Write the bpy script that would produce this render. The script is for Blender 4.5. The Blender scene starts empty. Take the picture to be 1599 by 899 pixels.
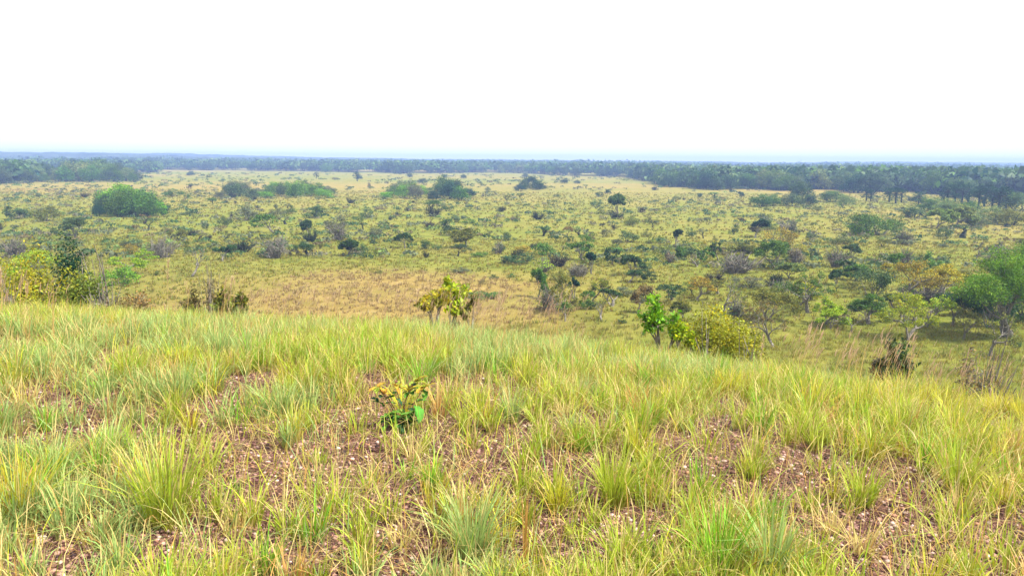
import bpy, math
import numpy as np
from mathutils import Matrix, Vector, Euler

C = bpy.context.scene.collection
S = bpy.context.scene
R = math.radians
RS = np.random.RandomState

# ------------------------------------------------------------------ camera
W0, H0, F0 = 1599.0, 899.0, 1155.0          # photograph pixels, focal length in pixels
CAM_Z, HILL_Z = 13.6, 12.0
cam_data = bpy.data.cameras.new('camera')
cam = bpy.data.objects.new('camera', cam_data)
C.objects.link(cam)
cam_data.sensor_width = 36.0
cam_data.lens = 36.0 * F0 / W0
cam_data.clip_start = 0.05
cam_data.clip_end = 20000.0
cam.location = (0, 0, CAM_Z)
cam.rotation_euler = (R(90 - 9.75), R(-0.42), 0)
S.camera = cam
MC = np.array(Euler(cam.rotation_euler).to_matrix())

# ------------------------------------------------------------------ light
SUN_EL, SUN_AZ = 54.0, 112.0                # azimuth clockwise from +Y (view direction)
world = bpy.data.worlds.new("World")
S.world = world
world.use_nodes = True
nt = world.node_tree
nt.nodes.clear()
sky = nt.nodes.new('ShaderNodeTexSky')
sky.sky_type = 'NISHITA'
sky.sun_disc = False
sky.sun_elevation = R(SUN_EL)
sky.sun_rotation = R(SUN_AZ)
sky.air_density = 1.0
sky.dust_density = 5.0
sky.ozone_density = 1.0
hsv = nt.nodes.new('ShaderNodeHueSaturation')
hsv.inputs['Saturation'].default_value = 0.45   # thin high cloud veil
bg = nt.nodes.new('ShaderNodeBackground')
bg.inputs['Strength'].default_value = 0.15
wo = nt.nodes.new('ShaderNodeOutputWorld')
nt.links.new(sky.outputs['Color'], hsv.inputs['Color'])
veil = nt.nodes.new('ShaderNodeMix'); veil.data_type = 'RGBA'      # bright white overcast seen through haze
veil.inputs[0].default_value = 0.9
veil.inputs[7].default_value = (4.5, 4.6, 4.7, 1)
nt.links.new(hsv.outputs['Color'], veil.inputs[6])
nt.links.new(veil.outputs[2], bg.inputs['Color'])
nt.links.new(bg.outputs[0], wo.inputs['Surface'])

sd = bpy.data.lights.new('sun', 'SUN')
sd.energy = 4.4
sd.angle = R(1.0)
sd.color = (1.0, 0.95, 0.86)
sun = bpy.data.objects.new('sun', sd)
C.objects.link(sun)
sv = Vector((math.sin(R(SUN_AZ)) * math.cos(R(SUN_EL)), math.cos(R(SUN_AZ)) * math.cos(R(SUN_EL)), math.sin(R(SUN_EL))))
sun.rotation_euler = sv.to_track_quat('Z', 'Y').to_euler()

S.view_settings.view_transform = 'Standard'
S.view_settings.look = 'None'
S.view_settings.exposure = 1.14
S.view_settings.gamma = 1.0
S.view_settings.use_curve_mapping = False
S.render.engine = 'CYCLES'
cy = S.cycles
cy.max_bounces = 5
cy.diffuse_bounces = 3
cy.glossy_bounces = 1
cy.transmission_bounces = 3
cy.volume_bounces = 0
cy.transparent_max_bounces = 4
cy.use_denoising = True

# ------------------------------------------------------------------ noise and terrain
_lat = RS(7).rand(256, 256)


def vnoise(x, y):
    x = np.asarray(x, float); y = np.asarray(y, float)
    xi = np.floor(x).astype(int); yi = np.floor(y).astype(int)
    fx = x - xi; fy = y - yi
    fx = fx * fx * (3 - 2 * fx); fy = fy * fy * (3 - 2 * fy)
    a = _lat[xi & 255, yi & 255]; b = _lat[(xi + 1) & 255, yi & 255]
    c = _lat[xi & 255, (yi + 1) & 255]; d = _lat[(xi + 1) & 255, (yi + 1) & 255]
    return (a * (1 - fx) + b * fx) * (1 - fy) + (c * (1 - fx) + d * fx) * fy


def fbm(x, y, o=4):
    s = 0; a = 0.5; n = 0
    for k in range(o):
        s = s + a * vnoise(x * 2 ** k + 17.3 * k, y * 2 ** k + 5.1 * k); n += a; a *= 0.5
    return s / n


def sstep(a, b, x):
    t = np.clip((x - a) / (b - a), 0, 1)
    return t * t * (3 - 2 * t)


def hill_u(x, y):
    return y + 0.15 * x + 0.5 * ((x + np.sqrt(x * x + 4)) / 2 - 1)


def height(x, y):
    x = np.asarray(x, float); y = np.asarray(y, float)
    u = np.maximum(hill_u(x, y), 0)
    a, u1 = 0.00102, 13.0
    drop = np.where(u < u1, a * u ** 3, a * u1 ** 3 + (u - u1) * 3 * a * u1 * u1)
    z = HILL_Z - drop
    k = 1.2
    z = np.where(z > 30, z, 0.5 * (z + np.sqrt(z * z + k * k)) - 0.0)
    near = np.exp(-(x * x + y * y) / 900.0)
    z = z + (fbm(x * 0.9, y * 0.9, 3) - 0.5) * 0.15 * near
    far = 1 - near
    z = z + (fbm(x * 0.02, y * 0.02, 3) - 0.5) * 0.7 * far * sstep(25, 60, np.hypot(x, y))
    return z


def ray(px, py):
    d = np.array([(px - W0 / 2) / F0, -(py - H0 / 2) / F0, -1.0])
    return MC @ d


def ground_at(px, py):
    """the ground point seen at a place of the photograph: where that plant stands"""
    d = ray(px, py)
    t = np.concatenate([np.arange(8, 120, 0.25), np.arange(120, 3000, 2.0)])
    X = d[0] * t; Y = d[1] * t; Z = CAM_Z + d[2] * t
    hit = np.nonzero(Z < height(X, Y))[0]
    i = hit[0] if len(hit) else len(t) - 1
    return float(X[i]), float(Y[i])


def ground_dist(px, dist):
    d = ray(px, 500)
    return float(d[0] / d[1] * dist), float(dist)


def project(x, y, z):
    v = MC.T @ np.array([np.asarray(x, float), np.asarray(y, float), np.asarray(z, float) - CAM_Z]) \
        if np.ndim(x) == 0 else np.tensordot(MC.T, np.array([x, y, np.asarray(z) - CAM_Z]), axes=1)
    return W0 / 2 + F0 * v[0] / -v[2], H0 / 2 - F0 * v[1] / -v[2]


# ------------------------------------------------------------------ materials
def mat_new(name):
    m = bpy.data.materials.new(name)
    m.use_nodes = True
    m.node_tree.nodes.clear()
    return m, m.node_tree


def mat_leaf(name, transl=0.35, rough=0.55, spec=0.25):
    m, t = mat_new(name)
    N, L = t.nodes, t.links
    at = N.new('ShaderNodeAttribute'); at.attribute_name = 'Col'
    oi = N.new('ShaderNodeObjectInfo')
    mx = N.new('ShaderNodeMix'); mx.data_type = 'RGBA'; mx.blend_type = 'MULTIPLY'; mx.inputs[0].default_value = 1
    L.new(at.outputs['Color'], mx.inputs[6]); L.new(oi.outputs['Color'], mx.inputs[7])
    pb = N.new('ShaderNodeBsdfPrincipled')
    pb.inputs['Roughness'].default_value = rough
    pb.inputs['Specular IOR Level'].default_value = spec
    tr = N.new('ShaderNodeBsdfTranslucent')
    ms = N.new('ShaderNodeMixShader'); ms.inputs[0].default_value = transl
    L.new(mx.outputs[2], pb.inputs['Base Color']); L.new(mx.outputs[2], tr.inputs['Color'])
    L.new(pb.outputs[0], ms.inputs[1]); L.new(tr.outputs[0], ms.inputs[2])
    o = N.new('ShaderNodeOutputMaterial'); L.new(ms.outputs[0], o.inputs['Surface'])
    return m


def mat_attr(name, rough=0.9):
    m, t = mat_new(name)
    N, L = t.nodes, t.links
    at = N.new('ShaderNodeAttribute'); at.attribute_name = 'Col'
    pb = N.new('ShaderNodeBsdfPrincipled'); pb.inputs['Roughness'].default_value = rough
    pb.inputs['Specular IOR Level'].default_value = 0.2
    L.new(at.outputs['Color'], pb.inputs['Base Color'])
    o = N.new('ShaderNodeOutputMaterial'); L.new(pb.outputs[0], o.inputs['Surface'])
    return m


def mat_bark():
    m, t = mat_new('bark')
    N, L = t.nodes, t.links
    tc = N.new('ShaderNodeTexCoord')
    no = N.new('ShaderNodeTexNoise'); no.inputs['Scale'].default_value = 9; no.inputs['Detail'].default_value = 5
    cr = N.new('ShaderNodeValToRGB')
    cr.color_ramp.elements[0].position = 0.3; cr.color_ramp.elements[0].color = (0.07, 0.06, 0.045, 1)
    cr.color_ramp.elements[1].position = 0.7; cr.color_ramp.elements[1].color = (0.27, 0.245, 0.20, 1)
    bp = N.new('ShaderNodeBump'); bp.inputs['Strength'].default_value = 0.6; bp.inputs['Distance'].default_value = 0.03
    oi = N.new('ShaderNodeObjectInfo')
    mx = N.new('ShaderNodeMix'); mx.data_type = 'RGBA'; mx.blend_type = 'MULTIPLY'; mx.inputs[0].default_value = 1
    pb = N.new('ShaderNodeBsdfPrincipled'); pb.inputs['Roughness'].default_value = 0.9
    L.new(tc.outputs['Object'], no.inputs['Vector']); L.new(no.outputs['Fac'], cr.inputs['Fac'])
    L.new(cr.outputs[0], mx.inputs[6]); L.new(oi.outputs['Color'], mx.inputs[7])
    L.new(mx.outputs[2], pb.inputs['Base Color']); L.new(no.outputs['Fac'], bp.inputs['Height'])
    L.new(bp.outputs[0], pb.inputs['Normal'])
    o = N.new('ShaderNodeOutputMaterial'); L.new(pb.outputs[0], o.inputs['Surface'])
    return m


M_LEAF = mat_leaf('leaf')
M_GRASS = mat_leaf('grass_blade', 0.38, 0.5, 0.3)
M_BARK = mat_bark()
M_TWIG = mat_attr('grey_twig')
M_STONE = mat_attr('laterite_stone', 0.8)


def mat_ground():
    m, t = mat_new('ground')
    N, L = t.nodes, t.links

    def noise(scale, det, vec, rough=0.6):
        n = N.new('ShaderNodeTexNoise'); n.inputs['Scale'].default_value = scale
        n.inputs['Detail'].default_value = det; n.inputs['Roughness'].default_value = rough
        L.new(vec, n.inputs['Vector']); return n.outputs['Fac']

    def ramp(fac, stops):
        r = N.new('ShaderNodeValToRGB')
        e = r.color_ramp.elements
        while len(e) < len(stops): e.new(0.5)
        for q, (p, c) in zip(e, stops): q.position = p; q.color = (*c, 1)
        L.new(fac, r.inputs['Fac']); return r.outputs[0]

    def mix(f, a, b, mode='MIX'):
        x = N.new('ShaderNodeMix'); x.data_type = 'RGBA'; x.blend_type = mode
        if isinstance(f, float): x.inputs[0].default_value = f
        else: L.new(f, x.inputs[0])
        L.new(a, x.inputs[6]); L.new(b, x.inputs[7]); return x.outputs[2]

    geo = N.new('ShaderNodeNewGeometry')
    pos = geo.outputs['Position']
    # --- the plain
    green = ramp(noise(0.25, 8, pos, 0.7), [(0.3, (0.085, 0.11, 0.011)), (0.5, (0.155, 0.172, 0.020)), (0.7, (0.235, 0.225, 0.036))])
    tan = ramp(noise(0.35, 8, pos, 0.7), [(0.3, (0.17, 0.125, 0.03)), (0.5, (0.27, 0.19, 0.05)), (0.72, (0.36, 0.265, 0.095))])
    dry = N.new('ShaderNodeAttribute'); dry.attribute_name = 'dry'
    vor = N.new('ShaderNodeMath'); vor.operation = 'MULTIPLY_ADD'
    L.new(noise(0.06, 7, pos, 0.65), vor.inputs[0]); vor.inputs[1].default_value = 1.6; vor.inputs[2].default_value = -0.8
    ad = N.new('ShaderNodeMath'); ad.operation = 'ADD'; ad.use_clamp = True
    L.new(dry.outputs['Fac'], ad.inputs[0]); L.new(vor.outputs[0], ad.inputs[1])
    plain = mix(ad.outputs[0], green, tan)
    # --- the hill: laterite and dead straw
    soil = ramp(noise(14, 8, pos, 0.75), [(0.32, (0.045, 0.020, 0.016)), (0.5, (0.15, 0.072, 0.054)), (0.68, (0.32, 0.19, 0.14))])
    straw = ramp(noise(30, 6, pos, 0.7), [(0.35, (0.09, 0.055, 0.03)), (0.65, (0.32, 0.22, 0.12))])
    sm = ramp(noise(1.7, 5, pos), [(0.5, (0, 0, 0)), (0.7, (0.8, 0.8, 0.8))])
    hillc = mix(sm, soil, straw)
    hl = N.new('ShaderNodeAttribute'); hl.attribute_name = 'hill'
    col = mix(hl.outputs['Fac'], plain, hillc)
    # bump
    h1 = noise(0.9, 8, pos, 0.75)
    bp = N.new('ShaderNodeBump'); bp.inputs['Strength'].default_value = 0.9; bp.inputs['Distance'].default_value = 0.45
    L.new(h1, bp.inputs['Height'])
    v = N.new('ShaderNodeTexVoronoi'); v.inputs['Scale'].default_value = 55; L.new(pos, v.inputs['Vector'])
    bp2 = N.new('ShaderNodeBump'); bp2.inputs['Strength'].default_value = 0.8; bp2.inputs['Distance'].default_value = 0.012
    bp2.invert = True
    L.new(v.outputs['Distance'], bp2.inputs['Height']); L.new(bp.outputs[0], bp2.inputs['Normal'])
    pb = N.new('ShaderNodeBsdfPrincipled'); pb.inputs['Roughness'].default_value = 0.95
    pb.inputs['Specular IOR Level'].default_value = 0.1
    L.new(col, pb.inputs['Base Color']); L.new(bp2.outputs[0], pb.inputs['Normal'])
    o = N.new('ShaderNodeOutputMaterial'); L.new(pb.outputs[0], o.inputs['Surface'])
    return m


def mat_hills():
    m, t = mat_new('forested_hills')
    N, L = t.nodes, t.links
    geo = N.new('ShaderNodeNewGeometry')
    n = N.new('ShaderNodeTexNoise'); n.inputs['Scale'].default_value = 0.03; n.inputs['Detail'].default_value = 7
    n.inputs['Roughness'].default_value = 0.7
    L.new(geo.outputs['Position'], n.inputs['Vector'])
    r = N.new('ShaderNodeValToRGB')
    r.color_ramp.elements[0].position = 0.35; r.color_ramp.elements[0].color = (0.02, 0.035, 0.018, 1)
    r.color_ramp.elements[1].position = 0.7; r.color_ramp.elements[1].color = (0.085, 0.11, 0.05, 1)
    L.new(n.outputs['Fac'], r.inputs['Fac'])
    pb = N.new('ShaderNodeBsdfPrincipled'); pb.inputs['Roughness'].default_value = 1
    pb.inputs['Specular IOR Level'].default_value = 0.0
    L.new(r.outputs[0], pb.inputs['Base Color'])
    o = N.new('ShaderNodeOutputMaterial'); L.new(pb.outputs[0], o.inputs['Surface'])
    return m


# ------------------------------------------------------------------ mesh helpers
def mesh_np(name, V, F, col=None, mats=(), midx=None, smooth=False, attrs=None):
    """V (n,3), F (m,k) all faces of one size, or a list of such arrays"""
    me = bpy.data.meshes.new(name)
    Fs = F if isinstance(F, list) else [F]
    nl = sum(f.size for f in Fs); nf = sum(len(f) for f in Fs)
    me.vertices.add(len(V)); me.vertices.foreach_set('co', np.ascontiguousarray(V, np.float32).ravel())
    me.loops.add(nl); me.loops.foreach_set('vertex_index', np.concatenate([f.ravel() for f in Fs]).astype(np.int32))
    me.polygons.add(nf)
    st = []; o = 0
    for f in Fs:
        k = f.shape[1]; st.append(o + np.arange(len(f)) * k); o += f.size
    me.polygons.foreach_set('loop_start', np.concatenate(st).astype(np.int32))
    if midx is not None: me.polygons.foreach_set('material_index', np.asarray(midx, np.int32))
    if smooth: me.polygons.foreach_set('use_smooth', np.ones(nf, bool))
    me.update(calc_edges=True)
    if col is not None:
        a = me.attributes.new('Col', 'FLOAT_COLOR', 'POINT')
        c = np.ones((len(V), 4), np.float32); c[:, :3] = col
        a.data.foreach_set('color', c.ravel())
    for k, v in (attrs or {}).items():
        a = me.attributes.new(k, 'FLOAT', 'POINT'); a.data.foreach_set('value', np.asarray(v, np.float32))
    for m in mats: me.materials.append(m)
    return me


def link(name, me, parent=None, loc=None):
    o = bpy.data.objects.new(name, me)
    C.objects.link(o)
    if parent: o.parent = parent
    if loc is not None: o.location = loc
    return o


def tag(o, label=None, cat=None, group=None, kind=None):
    if label: o['label'] = label
    if cat: o['category'] = cat
    if group: o['group'] = group
    if kind: o['kind'] = kind
    return o


# ------------------------------------------------------------------ ground
def dryness(x, y):
    """0 green grass .. 1 tan dry grass, over the plain"""
    d = np.hypot(x, y)
    f1 = np.exp(-(((x + 13) / 26.0) ** 2) - ((y - 72) / 21.0) ** 4)          # the tan field below the hill
    f1 = f1 * 1.05 + 0.15 * (fbm(x * 0.07, y * 0.07) - 0.5)
    band = sstep(150, 330, y) * (0.18 + 1.6 * (fbm(x * 0.006 + 3, y * 0.012) - 0.4))
    base = -0.02 + 0.8 * (fbm(x * 0.018 + 9, y * 0.03 + 4, 4) - 0.45) + 0.25 * sstep(95, 130, y) * sstep(-20, 60, x)
    green = np.exp(-((x - 30) / 40.0) ** 2 - ((y - 55) / 25.0) ** 2) * 0.5
    return np.clip(np.maximum(f1, np.maximum(band, base)) - green * 0.6, 0, 1)


rr = [0.0] + list(0.35 * 1.03 ** np.arange(0, 332))
rr = np.array([r for r in rr if r < 3000] + [3000.0])
front = np.linspace(-50, 50, 260)
back = np.linspace(50, 310, 80)[1:-1]
th = np.radians(np.concatenate([front, back]))
TR, TH = np.meshgrid(rr[1:], th, indexing='ij')
GX = TR * np.sin(TH); GY = TR * np.cos(TH)
GX = GX.ravel(); GY = GY.ravel()
nr, nth = len(rr) - 1, len(th)
X = np.concatenate([[0], GX]); Y = np.concatenate([[0], GY])
Z = height(X, Y)
i, j = np.meshgrid(np.arange(nr - 1), np.arange(nth), indexing='ij')
j2 = (j + 1) % nth
q = np.stack([1 + i * nth + j, 1 + i * nth + j2, 1 + (i + 1) * nth + j2, 1 + (i + 1) * nth + j], -1).reshape(-1, 4)[:, ::-1]
jj = np.arange(nth)
tri = np.stack([np.zeros(nth, int), 1 + (jj + 1) % nth, 1 + jj], -1)
hillmask = sstep(1.2, 5.5, Z + 2.0 * (fbm(X * 0.3, Y * 0.3) - 0.5))
ground = link('ground', mesh_np('ground', np.stack([X, Y, Z], 1), [q, tri], mats=[mat_ground()], smooth=True,
                               attrs={'dry': dryness(X, Y), 'hill': hillmask}))
tag(ground, kind='structure')

# far forested hills: real relief, 1.6 to 5 km away, with a canopy-like surface
def ridge(name, y0, depth, prof, seed, amp, halfw, step=7.0):
    nx = int(2 * halfw / step); ny = max(8, int(depth / step / 1.6))
    xs = np.linspace(-halfw, halfw, nx); ys = np.linspace(0, depth, ny)
    A, B = np.meshgrid(xs, ys, indexing='ij')
    sh = np.sin(np.pi * np.clip(B / depth, 0, 1)) ** 0.45
    off = (fbm(A * 0.0016 + seed, A * 0 + seed, 3) - 0.5) * 200
    z = prof(A) * sh + amp * (fbm(A * 0.09 + seed, B * 0.09, 3) - 0.5) * sh - 1.5 + 0.5 * amp * (fbm(A * 0.02, B * 0.02 + seed, 3) - 0.5) * sh
    V = np.stack([A, y0 + B + off, z], -1).reshape(-1, 3)
    i, j = np.meshgrid(np.arange(nx - 1), np.arange(ny - 1), indexing='ij')
    F = np.stack([i * ny + j, (i + 1) * ny + j, (i + 1) * ny + j + 1, i * ny + j + 1], -1).reshape(-1, 4)
    o = link(name, mesh_np(name, V, F, mats=[M_HILL]))
    return tag(o, kind='structure')


M_HILL = mat_hills()
ridge('hills', 1450, 250, lambda x: 8 + 13 * sstep(-150, -900, x) * (0.8 + 0.4 * fbm(x * 0.003, x * 0 + 2)) + 3 * fbm(x * 0.006, x * 0 + 7), 3.3, 7.0, 1300, 6)
ridge('hills', 1950, 300, lambda x: 10 + 7 * fbm(x * 0.003 + 5, x * 0 + 1, 3) + 12 * sstep(100, -1100, x), 8.1, 6.5, 1700, 7)
ridge('hills', 2500, 300, lambda x: 12 + 12 * fbm(x * 0.002 + 2, x * 0 + 6, 4) + 9 * sstep(300, -1300, x), 12.4, 6.0, 2100, 8)

# ------------------------------------------------------------------ haze
bx = np.array([[x, y, z] for x in (-3300, 3300) for y in (-3300, 3300) for z in (-4.0, 36.0)], float)
bf = np.array([[0, 1, 3, 2], [4, 6, 7, 5], [0, 4, 5, 1], [2, 3, 7, 6], [0, 2, 6, 4], [1, 5, 7, 3]])
mh, t = mat_new('haze')
pv = t.nodes.new('ShaderNodeVolumePrincipled')
pv.inputs['Color'].default_value = (0.38, 0.54, 1.0, 1)
pv.inputs['Density'].default_value = 0.00050
pv.inputs['Anisotropy'].default_value = 0.0
o = t.nodes.new('ShaderNodeOutputMaterial'); t.links.new(pv.outputs[0], o.inputs['Volume'])
tag(link('haze', mesh_np('haze', bx, bf, mats=[mh])), kind='stuff')
mh.cycles.homogeneous_volume = True


# ------------------------------------------------------------------ plants: skeleton + leaves
class Plant:
    def __init__(s): s.wv = []; s.wf = []; s.n = 0; s.lp = []; s.ln = []; s.ls = []; s.lc = []

    def tube(s, pts, rad, k=5):
        pts = np.array(pts, float); m = len(pts)
        tan = np.gradient(pts, axis=0); tan /= np.linalg.norm(tan, axis=1)[:, None] + 1e-9
        ref = np.where(np.abs(tan[:, 2:3]) < 0.9, [[0, 0, 1.0]], [[1.0, 0, 0]])
        a = np.cross(tan, ref); a /= np.linalg.norm(a, axis=1)[:, None] + 1e-9
        b = np.cross(tan, a)
        an = np.arange(k) * 2 * np.pi / k
        V = pts[:, None] + (a[:, None] * np.cos(an)[None, :, None] + b[:, None] * np.sin(an)[None, :, None]) * np.array(rad)[:, None, None]
        i, j = np.meshgrid(np.arange(m - 1), np.arange(k), indexing='ij')
        F = np.stack([i * k + j, i * k + (j + 1) % k, (i + 1) * k + (j + 1) % k, (i + 1) * k + j], -1).reshape(-1, 4) + s.n
        s.wv.append(V.reshape(-1, 3)); s.wf.append(F); s.n += m * k

    def leaves(s, pos, nrm, size, col): s.lp.append(pos); s.ln.append(nrm); s.ls.append(size); s.lc.append(col)


def branch(P, rg, p, d, length, r, depth, cfg, tips, segs=4):
    pts = [p]; rad = [r]; P_off = d * length * 0.06
    for k in range(segs):
        d = d + rg.randn(3) * cfg['wob'] + np.array([0, 0, cfg['up']])
        d /= np.linalg.norm(d)
        p = p + d * length / segs
        pts.append(p); rad.append(r * (1 - 0.35 * (k + 1) / segs))
    P.tube([pts[0] - P_off] + pts, [r] + rad, 6 if depth == cfg['depth'] else 4)
    if depth == 0:
        tips.append((pts[-1], d)); tips.append((pts[-2], d)); return
    n = cfg['split'] + (rg.rand() < cfg.get('more', 0.3)) + (depth == cfg['depth'] and cfg.get('first', 0))
    a0 = rg.rand() * 6.28
    for k in range(n):
        ang = a0 + k * 6.283 / n + rg.randn() * 0.4
        perp = np.cross(d, [0.3, 0.2, 1.0]); perp /= np.linalg.norm(perp) + 1e-9
        q = np.cross(d, perp)
        s = cfg['spread'] * rg.uniform(0.7, 1.3)
        nd = d * math.cos(s) + (perp * math.cos(ang) + q * math.sin(ang)) * math.sin(s)
        nd[2] = max(nd[2], cfg.get('minz', -0.1)); nd /= np.linalg.norm(nd)
        start = pts[-1] if k else pts[-1]
        branch(P, rg, start, nd, length * rg.uniform(0.6, 0.9), rad[-1] * 0.74, depth - 1, cfg, tips, max(3, segs - 1))


def leaf_cols(rg, n, warm=0.0):
    v = rg.uniform(0.55, 1.35, n)[:, None]
    c = np.ones((n, 3)) * v
    y = rg.rand(n) < 0.22 + warm
    c[y] *= [1.5, 1.15, 0.7]
    b = rg.rand(n) < 0.12
    c[b] *= [0.8, 0.95, 1.3]
    return c


def rand_unit(rg, n):
    v = rg.randn(n, 3); return v / np.linalg.norm(v, axis=1)[:, None]


def lobes(P, rg, cent, rad, n, size, fill=0.35, flat=1.0, warm=0.0):
    """leaf clumps: many leaves over uneven lobes, some inside"""
    for c, r in zip(cent, rad):
        u = rand_unit(rg, n)
        rr_ = r * np.where(rg.rand(n) < fill, rg.uniform(0.2, 0.9, n), rg.uniform(0.82, 1.15, n))
        p = c + u * rr_[:, None] * [1, 1, flat]
        nr_ = u * 0.9 + rg.randn(n, 3) * 0.65 + [0, 0, 0.25]
        nr_ /= np.linalg.norm(nr_, axis=1)[:, None]
        col = leaf_cols(rg, n, warm) * rg.uniform(0.8, 1.25)
        P.leaves(p, nr_, size * rg.uniform(0.6, 1.4, n), col)


def leaf_mesh(P, aspect=0.5):
    p = np.concatenate(P.lp); n = np.concatenate(P.ln); s = np.concatenate(P.ls); c = np.concatenate(P.lc)
    rg = RS(5)
    r = rand_unit(rg, len(p))
    a = np.cross(n, r); a /= np.linalg.norm(a, axis=1)[:, None] + 1e-9
    b = np.cross(n, a)
    a = a * s[:, None] * 0.5; b = b * s[:, None] * 0.5 * aspect
    bend = n * s[:, None] * 0.10
    V = np.stack([p - a - bend, p + b + bend, p + a - bend, p - b + bend], 1).reshape(-1, 3)
    F = np.arange(len(p) * 4).reshape(-1, 4)
    return V, F, np.repeat(c, 4, 0)


def norm_unit(P, w=True):
    """scale the plant to height 1 and crown width 1"""
    allp = np.concatenate([np.concatenate(P.lp)] if P.lp else [np.concatenate(P.wv)])
    if P.wv and len(np.concatenate(P.wv)): allp = np.concatenate([allp, np.concatenate(P.wv)])
    hz = np.percentile(allp[:, 2], 99.7)
    wx = np.percentile(allp[:, 0], 98.5) - np.percentile(allp[:, 0], 1.5)
    wy = np.percentile(allp[:, 1], 98.5) - np.percentile(allp[:, 1], 1.5)
    k = np.array([2 / (wx + wy), 2 / (wx + wy), 1 / hz])
    P.wv = [v * k for v in P.wv]; P.lp = [v * k for v in P.lp]
    return P


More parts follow.
